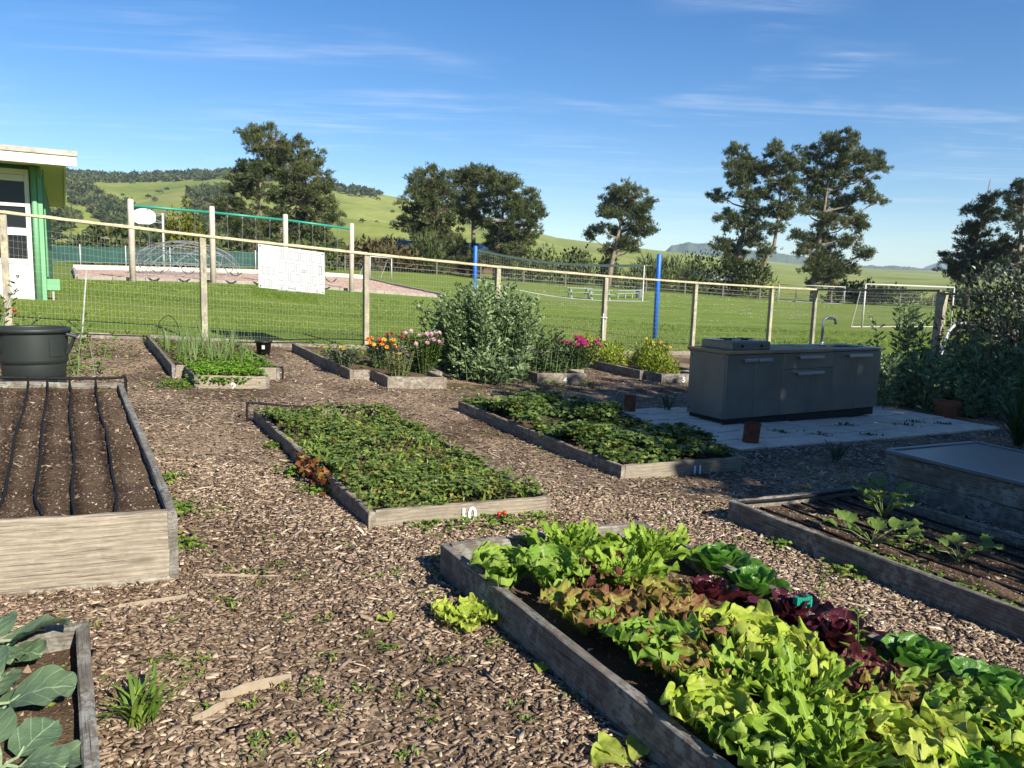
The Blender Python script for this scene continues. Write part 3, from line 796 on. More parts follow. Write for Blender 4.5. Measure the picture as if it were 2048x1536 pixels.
# ================================================================== PLAYGROUND
SWINGW = wood('swing_post_wood', (.34, .28, .23), (.55, .48, .42), (.68, .62, .55), rough=.8)
TEAL = plain('teal_paint', (.025, .22, .155), .4, 0, .1, 2, 0)
STEEL = plain('galvanised_steel', (.26, .275, .29), .4, .5, .15, 4, 0)
sp = [np.array([-15.35, 31.3]), np.array([-12.9, 33.3]), np.array([-10.4, 35.35]), np.array([-7.85, 37.4])]
sw = thing('swing_set', (sp[0][0], sp[0][1], tz(*sp[0])), 'long swing set with pale round posts and a teal top beam', 'swing set')
sh = 3.2
for p_ in sp:
    z = tz(*p_); m_ = MB(); m_.tube([(p_[0], p_[1], z-.2), (p_[0], p_[1], z+sh), (p_[0], p_[1], z+sh+.04)], [.12, .115, .08], 14); part('post', m_, SWINGW, sw, True)
CHAIN = plain('swing_chain', (.16, .16, .16), .5, .5, .2, 4, 0)
for i in range(3):
    a, b = sp[i], sp[i+1]; za, zb2 = tz(*a)+sh-.22, tz(*b)+sh-.22; d2 = (b-a)/np.linalg.norm(b-a)
    m_ = MB(); m_.tube([(a[0]+d2[0]*.1, a[1]+d2[1]*.1, za), (b[0]-d2[0]*.1, b[1]-d2[1]*.1, zb2)], .055, 10); part('beam', m_, TEAL, sw, True)
    for k in range(2):
        f0 = (.20, .58)[k]; f1 = f0+.2
        q0 = a+(b-a)*f0; q1 = a+(b-a)*f1; zt0, zt1 = lerp(za, zb2, f0), lerp(za, zb2, f1); zs = tz(*q0)+.52
        for (qq, zt) in ((q0, zt0), (q1, zt1)):
            m_ = MB(); m_.box((qq[0], qq[1], zt-.08), (.05, .05, .1)); part('hanger', m_, STEEL, sw)
        m_ = MB()
        for (qq, zt, e) in ((q0, zt0, .04), (q1, zt1, -.04)):
            m_.tube([(qq[0], qq[1], zt-.12), (qq[0]+e*d2[0], qq[1]+e*d2[1], zs)], .011, 4)
        part('chain', m_, CHAIN, sw)
        m_ = MB(); pth = []
        for j in range(7):
            f = j/6; qq = q0+(q1-q0)*lerp(.1, .9, f); pth.append(Vector((qq[0], qq[1], zs-.16*math.sin(math.pi*f))))
        sd = Vector((-d2[1], d2[0], 0))*.07
        m_.grid([[p_-sd for p_ in pth], [p_+sd for p_ in pth], [p_+sd-Vector((0, 0, .015)) for p_ in pth], [p_-sd-Vector((0, 0, .015)) for p_ in pth], [p_-sd for p_ in pth]])
        part('swing_seat', m_, BLACKM, sw)
# geodesic climbing dome
dm = thing('climbing_dome', (-16.9, 40.0, tz(-16.9, 40)+.1), 'grey metal tube climbing dome of triangles on the playground', 'climbing dome')
def ico(freq):
    g = (1+5**.5)/2; v0 = [Vector(p_).normalized() for p_ in ((-1, g, 0), (1, g, 0), (-1, -g, 0), (1, -g, 0), (0, -1, g), (0, 1, g), (0, -1, -g), (0, 1, -g), (g, 0, -1), (g, 0, 1), (-g, 0, -1), (-g, 0, 1))]
    fs = [(0, 11, 5), (0, 5, 1), (0, 1, 7), (0, 7, 10), (0, 10, 11), (1, 5, 9), (5, 11, 4), (11, 10, 2), (10, 7, 6), (7, 1, 8), (3, 9, 4), (3, 4, 2), (3, 2, 6), (3, 6, 8), (3, 8, 9), (4, 9, 5), (2, 4, 11), (6, 2, 10), (8, 6, 7), (9, 8, 1)]
    rot = v0[0].rotation_difference(Vector((0, 0, 1))).to_matrix(); E = set(); pts_ = {}
    def key(p_): return (round(p_.x, 3), round(p_.y, 3), round(p_.z, 3))
    for f in fs:
        a, b, c_ = (rot @ v0[i] for i in f)
        g_ = {}
        for i in range(freq+1):
            for j in range(freq+1-i):
                p_ = (a*(freq-i-j)+b*i+c_*j).normalized(); g_[(i, j)] = key(p_); pts_[key(p_)] = p_
        for i in range(freq):
            for j in range(freq-i):
                for (s_, e) in (((i, j), (i+1, j)), ((i, j), (i, j+1)), ((i+1, j), (i, j+1))): E.add(tuple(sorted((g_[s_], g_[e]))))
    return pts_, E
pts_, E = ico(3); rd = 2.65; cz = -.2
bars = MB()
for (a, b) in sorted(E):
    pa, pb = pts_[a], pts_[b]
    if pa.z < cz or pb.z < cz: continue
    f = lambda p_: Vector((-16.9+p_.x*rd, 40+p_.y*rd, tz(-16.9, 40)+.12+max(0, (p_.z-cz))*1.42))
    m_ = MB(); m_.tube([f(pa), f(pb)], .020, 6); part('bar', m_, STEEL, dm)
# basketball hoop seen from behind
hp = thing('basketball_hoop', (-21.6, 48.0, tz(-21.6, 48)), 'white basketball backboard and pole seen from behind', 'basketball hoop')
zg = tz(-21.6, 48)
m_ = MB(); m_.tube([(-21.6, 48, zg-.2), (-21.6, 48, zg+3.55)], .06, 10); part('pole', m_, PVC, hp, True)
m_ = MB(); ctr = Vector((-22.55, 47.6, zg+3.3)); nb = 20; ax_ = Vector((.92, .38, 0)); nn_ = Vector((.38, -.92, 0)); ring = []
for k in range(nb+1):
    an = math.pi*k/nb; ring.append(ctr+ax_*(.66*math.cos(an))+Vector((0, 0, .42*math.sin(an)+.05)))
ring += [ctr+ax_*-.62+Vector((0, 0, -.3)), ctr+ax_*-.3+Vector((0, 0, -.46)), ctr+ax_*.3+Vector((0, 0, -.46)), ctr+ax_*.62+Vector((0, 0, -.3))]
N_ = len(ring); m_.add(ring+[p_+nn_*.05 for p_ in ring], [tuple(range(N_))[::-1], tuple(range(N_, 2*N_))]+[(i, (i+1) % N_, N_+(i+1) % N_, N_+i) for i in range(N_)]); part('backboard', m_, WHITE, hp)
m_ = MB()
for (h0, h1, a) in ((3.5, 3.55, .3), (2.95, 3.0, .3), (3.5, 3.0, -.3), (3.0, 3.5, -.4)): m_.tube([(-21.6, 48, zg+h0), ctr+ax_*a+Vector((0, 0, h1-3.3))+nn_*.03], .025, 6)
part('bracket', m_, STEEL, hp)
m_ = MB(); m_.tube([ctr-nn_*.1+Vector((0, 0, -.3))-nn_*.23+Vector((.22*math.cos(k*.52), .22*math.sin(k*.52), 0)) for k in range(13)], .012, 5); part('rim', m_, plain('rim_orange', (.55, .12, .03), .5), hp)
# green screened fence behind the playground
gs = thing('screened_fence', (-30, 58, tz(-30, 58)), 'chain fence hung with dark green windscreen behind the playground', 'fence')
SCREEN = plain('windscreen_green', (.016, .065, .052), .8, 0, .3, 1.5, .1)
for k in range(8):
    X0, X1 = -40+k*2.9, -40+(k+1)*2.9; Y0_, Y1_ = 54+k*.75, 54+(k+1)*.75
    m_ = MB(); m_.board((X0, Y0_, tz(X0, Y0_)+.3), (X1-.05, Y1_, tz(X1, Y1_)+.3), 1.15, .02, 6, .03); part('windscreen', m_, SCREEN, gs)
    m_ = MB(); m_.tube([(X0, Y0_-.06, tz(X0, Y0_)-.1), (X0, Y0_-.06, tz(X0, Y0_)+1.6)], .04, 8); part('post', m_, PVC, gs, True)
m_ = MB(); m_.tube([(-40, 53.9, tz(-40, 54)+.35), (-17, 59.9, tz(-17, 60)+.35)], .03, 6); part('bottom_rail', m_, STEEL, gs)

# ---- volleyball
BLUE = plain('blue_paint', (.012, .11, .46), .45, 0, .12, 2, 0)
v1 = np.array([-1.42, 27.4]); v2 = np.array([4.42, 24.2])
for p_, h_, nm in ((v1, 2.55, 'blue metal volleyball pole behind the fava bush'), (v2, 2.62, 'blue metal volleyball pole nearest the camera right of the net')):
    m_ = MB(); z = tz(*p_); m_.tube([(p_[0], p_[1], z-.2), (p_[0], p_[1], z+h_), (p_[0], p_[1], z+h_+.03)], [.075, .075, .05], 14); solo('volleyball_pole', m_, BLUE, (p_[0], p_[1], z), nm, 'pole', 'volleyball poles', smooth=True)
NETM = plain('net_cord', (.16, .18, .16), .8, 0, .1, 5, 0)
NETB = plain('net_tape', (.50, .52, .50), .7, 0, .2, 5, 0)
n0 = v1+(v2-v1)*.02; n1_ = v1+(v2-v1)*.93
net = thing('volleyball_net', (*n0, tz(*n0)+1.4), 'sagging grey volleyball net strung between the two blue poles', 'net')
def NP(f, g):
    p_ = n0+(n1_-n0)*f; top = lerp(tz(*v1)+2.42, tz(*v2)+2.28, f)-.20*math.sin(math.pi*f)*(1-.2*f)
    bot = lerp(tz(*v1)+1.40, tz(*v2)+1.16, f)-.22*math.sin(math.pi*f)
    return Vector((p_[0], p_[1], lerp(bot, top, g)))
m_ = MB(); m_.grid([[NP(k/30, 1)+Vector((0, 0, .03)) for k in range(31)], [NP(k/30, 1)-Vector((0, 0, .05)) for k in range(31)], [NP(k/30, 1)+Vector((.004, -.006, -.05)) for k in range(31)], [NP(k/30, 1)+Vector((.004, -.006, .03)) for k in range(31)]]); part('top_band', m_, plain('net_band', (.10, .14, .13), .7), net)
m_ = MB(); m_.tube([NP(k/30, 0) for k in range(31)], .018, 5); part('bottom_band', m_, NETB, net)
m_ = MB()
for k in range(67): m_.tube([NP(k/66, 0), NP(k/66, 1)], .0020, 3, False)
for k in range(1, 10): m_.tube([NP(j/30, k/10) for j in range(31)], .0020, 3, False)
part('mesh', m_, NETM, net)
m_ = MB(); m_.tube([NP(1, 0), NP(1, 1)], .022, 6); part('spreader_bar', m_, NETB, net)
m_ = MB()
for g in (0, 1): m_.tube([NP(1, g), (v2[0], v2[1], NP(1, g).z+.02)], .006, 4); m_.tube([NP(0, g), (v1[0], v1[1], NP(0, g).z)], .006, 4)
part('rope', m_, NETB, net)

# ---- soccer goals
def goal(p0, p1, h, back, label, r=.042):
    p0 = np.array(p0, float); p1 = np.array(p1, float); d_ = (p1-p0)/np.linalg.norm(p1-p0); nb_ = np.array([-d_[1], d_[0]])
    z0, z1 = tz(*p0), tz(*p1)
    o = thing('soccer_goal', (*p0, z0), label, 'goal', 'soccer goals on the field')
    P3 = lambda p_, z: Vector((p_[0], p_[1], z))
    for (pp, z) in ((p0, z0), (p1, z1)):
        m_ = MB(); m_.tube([P3(pp, z), P3(pp, z+h)], r, 8); part('post', m_, PVC, o, True)
        m_ = MB(); m_.tube([P3(pp, z+h), P3(pp+nb_*back*.4, z+h*.9), P3(pp+nb_*back, z+.04)], r*.5, 6); part('stay', m_, PVC, o)
    m_ = MB(); m_.tube([P3(p0, z0+h), P3(p1, z1+h)], r, 8); part('crossbar', m_, PVC, o, True)
    m_ = MB(); m_.tube([P3(p0+nb_*back, z0+.04), P3(p1+nb_*back, z1+.04)], r*.6, 6); part('base_bar', m_, PVC, o)
    m_ = MB(); L = np.linalg.norm(p1-p0); n_ = int(L/.13)
    for k in range(n_+1):
        q_ = p0+(p1-p0)*k/n_; z = lerp(z0, z1, k/n_); m_.tube([P3(q_, z+h), P3(q_+nb_*back*.45, z+h*.85), P3(q_+nb_*back, z+.05)], .003, 3, False)
    for k in range(1, 14):
        f = k/14; m_.tube([P3(p0+nb_*back*f, z0+h*(1-f**1.6)), P3(p1+nb_*back*f, z1+h*(1-f**1.6))], .003, 3, False)
    part('net', m_, NETM, o)
goal((16.6, 37.0), (22.6, 40.2), 2.1, .6, 'large white soccer goal with net nearest the right shrubs')
goal((33.5, 99), (41, 97), 2.15, 1.6, 'distant white soccer goal in front of the tall right pines', .055)
goal((-10.8, 58), (-9.6, 60.5), 1.6, 1.0, 'small pale soccer goal left of the brown house', .04)

# ---- picnic tables, bench and bin on the field
TABLE = plain('table_green_grey', (.28, .34, .28), .7, 0, .2, 2, .1)
def picnic(X, Y, rz, label):
    z = tz(X, Y); o = thing('picnic_table', (X, Y, z), label, 'picnic table', 'picnic tables on the field')
    rot = Matrix.Rotation(rz, 3, 'Z'); 
    def Q(a, b, c_): return Vector((X, Y, z))+rot @ Vector((a, b, c_))
    for k in range(4): m_ = MB(); m_.box(Q(0, -.3+.2*k, .75), (1.9, .18, .04), rz); part('top_plank', m_, TABLE, o)
    for s_ in (-1, 1): m_ = MB(); m_.box(Q(0, s_*.72, .45), (1.9, .26, .04), rz); part('seat', m_, TABLE, o)
    for e in (-.65, .65):
        for s_ in (-1, 1): m_ = MB(); m_.tube([Q(e, s_*.25, .73), Q(e, s_*.7, 0)], .045, 5); part('leg', m_, TABLE, o)
        m_ = MB(); m_.tube([Q(e, -.8, .41), Q(e, .8, .41)], .04, 5); part('cross_bar', m_, TABLE, o)
picnic(4.75, 58, R(8), 'pale green picnic table at left of the pair on the field')
picnic(6.1, 56.5, R(8), 'pale green picnic table at right of the pair on the field')
bo = thing('bleacher_bench', (9.6, 66, tz(9.6, 66)), 'long low pale bench beside the field picnic tables', 'bench')
for k in range(2):
    m_ = MB(); m_.board((8.2, 63-k*.5, tz(8.2, 63)+.4+.25*k), (11.2, 70-k*.5, tz(11.2, 70)+.4+.25*k), .06, .28, 4); part('seat', m_, TABLE, bo)
for k in range(4):
    X, Y = 8.4+k*.9, 63.4+k*2.1; m_ = MB(); m_.tube([(X, Y, tz(X, Y)), (X, Y, tz(X, Y)+.5)], .05, 6); part('leg', m_, TABLE, bo)
X, Y = 11.1, 69.5; fb = thing('field_bin', (X, Y, tz(X, Y)), 'dark grey bin standing on the field under the net end', 'bin')
m_ = MB(); m_.lathe([(0, 0), (.3, 0), (.34, .8), (.36, .82)], (X, Y, tz(X, Y)), 16); part('body', m_, plain('bin_grey', (.12, .13, .14), .6), fb)
m_ = MB(); m_.lathe([(.37, .80), (.37, .88), (.24, 1.05), (0, 1.08)], (X, Y, tz(X, Y)), 16); part('lid', m_, BLACKM, fb)

# ---- far field fence, house and shed
ff = thing('field_fence', (10, 120, tz(10, 120)), 'long pale post fence along the far edge of the field', 'fence')
FFP = plain('far_fence_grey', (.13, .12, .105), .85, 0, .2, 1, 0)
fpts = [(-24+5*k, 86+1.15*k) if k < 18 else (66+6*(k-18), 106.7+3.2*(k-18)) for k in range(28)]
for k, (X, Y) in enumerate(fpts):
    m_ = MB(); m_.post((X, Y, tz(X, Y)-.1), .16, .16, 1.75); part('post', m_, FFP, ff)
    if k:
        xa, ya = fpts[k-1]
        for h_ in (.5, 1.0, 1.55): m_ = MB(); m_.board((xa, ya, tz(xa, ya)+h_), (X, Y, tz(X, Y)+h_), .05, .04, 1); part('rail', m_, FFP, ff)
BROWN = plain('brown_siding', (.13, .07, .045), .85, 0, .3, 1.2, .2); ROOFB = plain('dark_blue_roof', (.018, .045, .10), .6, 0, .3, 1, .1)
def house(X, Y, w_, d_, h_, rz, wall_m, roof_m, label, rh=1.6):
    z = tz(X, Y)-.1; o = thing('field_house', (X, Y, z), label, 'house'); rot = Matrix.Rotation(rz, 3, 'Z')
    def Q(a, b, c_): return Vector((X, Y, z))+rot @ Vector((a, b, c_))
    m_ = MB(); m_.box(Q(0, 0, h_/2), (w_, d_, h_), rz); part('wall', m_, wall_m, o)
    m_ = MB(); e = .5; A_ = [Q(-w_/2-e, -d_/2-e, h_-.1), Q(w_/2+e, -d_/2-e, h_-.1), Q(w_/2+e, 0, h_+rh), Q(-w_/2-e, 0, h_+rh), Q(w_/2+e, d_/2+e, h_-.1), Q(-w_/2-e, d_/2+e, h_-.1)]
    up_ = Vector((0, 0, .14)); m_.add(A_+[a+up_ for a in A_], [(0, 3, 2, 1), (3, 5, 4, 2), (6, 7, 8, 9), (9, 8, 10, 11), (0, 1, 7, 6), (4, 5, 11, 10), (1, 2, 8, 7), (2, 4, 10, 8), (0, 6, 9, 3), (3, 9, 11, 5)]); part('roof', m_, roof_m, o)
    m_ = MB(); m_.add([Q(-w_/2, -.001-d_/2*0, h_)]+[Q(-w_/2+.01, -d_/2, h_-.02), Q(-w_/2+.01, 0, h_+rh-.02), Q(-w_/2+.01, d_/2, h_-.02), Q(w_/2-.01, -d_/2, h_-.02), Q(w_/2-.01, 0, h_+rh-.02), Q(w_/2-.01, d_/2, h_-.02)], [(1, 2, 3), (4, 6, 5)]); part('gable', m_, wall_m, o)
    for k in range(3):
        a = -w_*.32+k*w_*.32; f = MB(); f.box(Q(a, -d_/2-.03, 1.5), (1.2, .06, 1.0), rz); wi = part('window', f, WHITE, o)
        f = MB(); f.box(Q(a, -d_/2-.065, 1.5), (1.04, .02, .84), rz); part('pane', f, GLASS, wi)
house(-10.5, 118, 14, 7, 2.8, R(6), BROWN, ROOFB, 'low brown house with dark blue roof behind the central pines')
SHEDR = plain('pale_metal_roof', (.50, .54, .55), .5, .2, .1, 1, 0)
house(30.5, 122, 8, 6, 2.2, R(-5), plain('shed_wall', (.10, .10, .10), .8), SHEDR, 'small shed with pale metal roof between shrubs and right pines', 1.2)


# ================================================================== TREES
TREES = {
'T1a':((-29.3,85),[(-0.11,1.13),(0.11,4.98),(0.44,7.74),(0.82,11.05),(1.21,14.91),(1.1,17.38)],[(0.8,17.4,1.65,1.1),(-0.5,16.9,0.77,0.44),(2.2,16.3,2.2,1.21),(1.4,14.9,2.31,1.1),(-0.5,13.5,1.65,0.66),(-1.4,12.9,1.21,0.44),(1.1,13.0,2.2,1.1),(-0.8,12.0,1.76,0.66),(-1.9,11.4,0.99,0.49),(0.8,10.8,1.98,0.88),(-2.2,9.6,1.87,0.71),(-2.7,8.6,1.43,0.66),(-0.8,8.9,1.87,0.82),(-0.5,7.2,2.2,0.99),(0.3,5.0,1.98,0.99)]),
'T1b':((-26.7,88),[(-0.57,1.5),(-0.57,5.2),(-0.4,9.76),(0.28,13.19),(0.97,16.05)],[(0.6,16.3,1.93,1.02),(2.0,15.5,2.28,1.25),(0.3,14.3,2.56,1.37),(3.4,14.1,1.82,1.02),(2.0,13.0,2.73,1.25),(4.0,11.9,1.59,0.74),(4.8,12.6,0.68,0.46),(0.6,11.5,2.56,1.02),(2.6,10.7,2.39,1.02),(4.8,9.9,1.48,1.02),(5.7,8.9,0.8,0.91),(2.0,9.0,2.5,1.02),(-0.6,8.3,1.93,1.02),(4.3,7.1,1.02,0.91),(0.3,6.4,2.62,1.25),(2.8,5.6,1.71,0.91),(4.8,5.9,0.68,0.46),(0.9,4.1,2.62,1.02)]),
'T2a':((-10.0,100),[(0.65,0.42),(0.52,3.78),(-0.26,7.63),(-0.78,11.5),(-1.16,15.36)],[(-1.3,15.7,2.2,0.9),(-2.3,14.6,1.55,0.78),(-0.6,13.6,2.71,1.16),(-2.6,12.4,2.2,1.03),(-3.6,11.3,1.42,0.78),(-0.5,11.4,2.59,1.29),(-4.5,9.4,1.81,0.65),(-1.8,9.1,2.97,0.97),(0.6,8.6,1.81,0.9),(-1.3,6.8,1.68,0.65),(0.0,5.1,2.97,1.16),(-2.3,5.0,1.55,0.78),(2.3,6.1,1.81,1.03),(2.9,3.7,2.59,1.16),(-0.6,3.1,2.2,0.9)]),
'T2b':((-5.8,104),[(0.0,0.29),(0.0,5.34),(-0.13,10.04),(-0.07,14.07),(-0.47,16.75)],[(-0.5,16.7,2.15,0.74),(-0.8,15.3,2.55,1.08),(0.9,15.8,1.75,0.94),(-1.5,13.4,1.88,1.08),(0.3,12.7,2.02,1.21),(-0.8,11.4,1.48,0.81),(1.2,10.4,1.21,0.54)]),
'T2c':((-2.5,98),[(0.0,0.65),(-0.19,3.94),(0.0,7.11),(0.63,10.3),(0.95,14.11)],[(0.0,14.7,2.03,0.89),(1.6,13.4,2.28,1.14),(0.0,12.5,2.15,1.14),(3.5,12.0,1.77,1.14),(4.4,10.7,1.27,1.14),(1.9,10.3,2.41,1.27),(3.5,8.8,1.9,0.95),(0.0,9.0,1.65,1.14),(1.6,7.5,2.03,1.14),(0.0,5.8,1.65,1.14),(2.5,5.9,1.77,1.14),(-1.3,4.2,1.65,0.89),(1.0,3.7,2.15,1.01)]),
'T3':((13.2,104),[(-0.47,0.53),(-0.13,3.9),(0.4,7.95),(0.94,11.33),(1.21,14.7)],[(0.7,15.2,1.88,0.74),(1.9,14.2,2.42,0.94),(-0.7,13.6,1.48,0.67),(3.4,13.1,1.48,0.94),(1.0,12.7,2.15,0.87),(-1.5,12.5,1.08,0.61),(3.2,11.7,2.15,0.87),(0.0,11.4,2.02,0.67),(3.7,10.4,1.88,0.81),(1.3,9.9,2.29,0.74),(-2.0,10.0,1.34,0.47),(-3.2,8.9,0.74,0.34),(4.8,9.8,0.81,0.54),(1.3,8.5,1.61,0.47),(2.8,7.5,1.08,0.61),(-0.5,6.7,0.81,0.67),(1.3,7.2,0.67,0.34)]),
'T4a':((32.9,112),[(-0.72,0.16),(-0.29,5.38),(0.14,10.46),(0.29,15.54),(0.0,20.6)],[(-2.0,21.4,1.45,0.8),(0.0,20.6,2.17,1.01),(-1.7,19.2,1.74,1.01),(1.0,18.8,2.17,1.3),(-1.3,17.5,2.03,0.87),(-2.9,15.8,1.59,0.65),(0.1,15.7,2.17,1.01),(1.2,13.8,1.74,0.87),(-2.8,12.7,1.74,0.72),(-0.7,11.7,2.17,1.01),(-3.1,8.9,1.45,0.72),(-0.4,8.6,2.17,1.16),(1.2,9.8,1.16,0.87),(-0.9,5.4,2.46,1.16),(0.5,3.4,2.9,1.3)]),
'T4b':((36.0,110),[(-1.28,0.28),(-0.43,4.71),(1.07,9.03),(1.42,14.02),(1.28,18.99)],[(0.4,21.9,1.28,0.85),(1.4,20.8,1.85,1.14),(-0.4,19.3,1.85,1.14),(2.7,19.4,1.28,1.28),(1.1,17.6,2.28,1.28),(-0.9,16.1,1.71,1.0),(2.5,16.2,1.42,1.0),(0.7,14.3,1.99,0.92),(-1.1,12.5,1.56,1.0),(2.3,13.3,1.42,0.71),(-1.6,10.0,1.14,1.28),(0.7,11.1,1.14,0.64),(-0.4,7.6,1.0,1.0),(-1.8,3.6,2.13,1.28)]),
'T5':((44.6,112),[(-0.58,0.31),(-0.43,5.74),(-0.14,11.54),(0.14,16.62),(0.58,22.43)],[(0.4,23.3,2.9,0.87),(-1.6,21.8,2.03,1.16),(2.2,22.1,2.75,1.16),(4.7,21.5,1.74,0.87),(7.4,21.8,0.65,0.87),(6.9,20.1,1.3,0.65),(0.7,20.1,3.33,1.16),(-2.0,18.7,2.17,1.01),(3.6,18.8,2.75,1.01),(0.0,17.5,3.04,1.01),(5.9,16.7,2.03,0.72),(8.0,15.8,1.09,0.51),(3.6,16.1,2.61,0.94),(-1.3,15.3,2.32,0.94),(2.3,14.4,2.9,1.01),(-2.9,14.0,1.01,0.58),(0.0,12.3,2.9,1.01),(4.3,12.8,1.88,0.72),(-3.5,10.6,1.3,0.65),(5.9,11.9,0.87,0.58),(0.7,10.1,2.9,1.01),(-2.2,8.4,1.74,0.87),(4.3,9.7,1.88,0.8),(1.8,7.6,2.75,1.01),(5.6,8.0,1.45,0.65),(0.0,5.4,2.9,1.09),(3.6,5.5,2.61,0.94),(1.4,3.3,3.19,1.16)]),
'T6':((57.2,95),[(-0.61,0.79),(-0.31,5.71),(0.18,11.25),(0.61,16.48)],[(0.3,14.0,0.98,0.55),(-0.6,12.9,1.23,0.49),(1.4,12.6,1.11,0.49),(-0.3,11.5,1.72,0.55),(-1.2,10.3,1.35,0.49),(0.9,10.2,1.72,0.55),(-0.6,8.8,1.84,0.55),(1.2,7.9,1.72,0.61),(-1.5,7.4,1.6,0.55),(0.2,6.5,2.21,0.61),(-2.5,5.8,1.6,0.55),(-3.1,4.7,1.23,0.43),(-0.3,4.8,2.46,0.68),(-1.8,3.5,1.84,0.55)]),
'T7':((59.1,90),[(0.29,1.01),(0.29,6.82),(0.0,11.47),(-0.29,14.95)],[(-0.3,14.8,0.93,0.7),(-0.9,13.5,1.28,0.58),(0.6,12.7,1.75,0.7),(-1.5,11.4,1.28,0.58),(0.3,10.3,1.98,0.81),(-1.7,8.8,1.28,0.58),(0.1,7.7,1.98,0.81),(-0.6,5.6,2.09,0.81)]),
}
LABELS = {'T1a': 'tall dark pine with bare lower trunk behind the climbing dome, left of two', 'T1b': 'broad dark pine behind the swing set, right of two',
 'T2a': 'spreading dark pine at the left of the central group of three', 'T2b': 'slim pine with straight bare trunk in the middle of the central three', 'T2c': 'rounded pine at the right of the central group of three',
 'T3': 'lone leaning pine with small crown behind the volleyball net', 'T4a': 'tall narrow pine with bare trunk at left of the right hand trio', 'T4b': 'tall pine with forked leaning trunk in the middle of the right hand trio',
 'T5': 'largest broad pine standing behind the distant goal right of centre', 'T6': 'dark pointed conifer with thin bare top at right', 'T7': 'dark conifer cut by the right picture edge'}
BARK = plain('pine_bark', (.20, .155, .12), .95, 0, .5, 2.2, .8)
NEEDLE = leafmat('pine_needles', [(0, (.03, .045, .016)), (.5, (.075, .095, .032)), (.85, (.14, .15, .052)), (1, (.22, .18, .09))], .25, .6, .25, .35, .3)
NEEDLED = leafmat('dark_needles', [(0, (.014, .023, .011)), (.5, (.03, .046, .02)), (1, (.07, .08, .035))], .15, .6, .2, .35, .3)
def pine(key, dens=1.0, mat=NEEDLE, tuft=1.0):
    (X0, Y0), trunk, lobes = TREES[key]; X0 = X0*.972; z0 = tz(X0, Y0); dz = 1.4*Y0/100.; lobes = [(a*.975, b-dz*min(1, max(0, (b-3)/6)), c_, d_) for (a, b, c_, d_) in lobes]; trunk = [(a*.975, b-dz*min(1, max(0, (b-3)/6))) for (a, b) in trunk]
    o = thing('pine_tree', (X0, Y0, z0), LABELS[key], 'tree', 'pines around the field')
    sc = Y0/100.
    m_ = MB(); n_ = len(trunk)
    tp = [Vector((X0+a, Y0+.25*math.sin(i*1.7), b if i else z0-.3)) for i, (a, b) in enumerate(trunk)]
    m_.tube(tp, [.40*sc*(1-.93*i/(n_-1))+.02 for i in range(n_)], 8)
    tr = part('trunk', m_, BARK, o, True)
    m_ = MB(); P, A, T_ = [], [], []
    zs = [p_.z for p_ in tp]
    gw = {'T1a': 1.15, 'T1b': 1.15, 'T2a': 1.22, 'T2b': 1.45, 'T2c': 1.25, 'T6': 1.3, 'T7': 1.3}.get(key, 1.08)
    for (lx, lz, rx, rz_) in lobes:
        rx *= gw; rz_ *= (1+gw)/2
        ly = random.uniform(-1.0, .7)*max(1.2, rx)
        C = Vector((X0+lx, Y0+ly, lz))
        hz = max(z0+1.5, lz-rz_-abs(lx)*.35); k = 0
        while k < n_-2 and tp[k+1].z < hz: k += 1
        f = min(1, max(0, (hz-tp[k].z)/max(.1, tp[k+1].z-tp[k].z))); st = tp[k].lerp(tp[k+1], f)
        mid = st.lerp(C, .55)+Vector((0, 0, -.12*abs(lx)))
        m_.tube([st, mid, C], [.13*sc, .09*sc, .04*sc], 5, False)
        ry_ = max(rx*.85, 1.0)
        rz_ = rz_*1.3; nt = int(dens*(34+32*rx*rz_+11*rx*ry_))
        ns = max(4, int(nt/11)); sd_ = dirs(ns)*rng.random((ns, 1))**.45; pick = rng.integers(0, ns, nt)
        d = norm(sd_[pick]+rng.normal(0, .25, (nt, 3))); off = (sd_[pick]*1.02)*np.array([rx, ry_, rz_])+rng.normal(0, 1, (nt, 3))*np.array([.30, .30, .17])*sc
        pos = np.array(C)+off
        for j in range(0, nt, 6): m_.tube([C.lerp(mid, random.random()*.5), Vector(pos[j])], [.035*sc, .012], 3, False)
        P.append(pos); A.append(norm(d*np.array([1, 1, .5])+np.array([0, 0, .75]))); T_.append(np.clip(rng.normal(.42, .17, nt)+random.uniform(-.12, .12), 0, 1))
    part('limbs', m_, BARK, o)
    P = np.concatenate(P); A = np.concatenate(A); T_ = np.concatenate(T_)
    k = 12; n = len(P)
    PP = np.repeat(P, k, 0)+rng.normal(0, .10*sc, (n*k, 3)); AA = norm(np.repeat(A, k, 0)+rng.normal(0, .55, (n*k, 3)))
    L = rng.uniform(.20, .50, n*k)*sc*tuft
    V, F = blades(PP, AA, L, .095*sc*tuft)
    np_obj('crown', V, F, mat, tint=np.repeat(np.repeat(T_, k)+rng.normal(0, .06, n*k), 3), parent=o)
for key in TREES: pine(key, 1.45 if key in ('T1a', 'T1b', 'T2a', 'T2c', 'T6', 'T7') else 1.2, NEEDLE if key not in ('T6', 'T7') else NEEDLED)

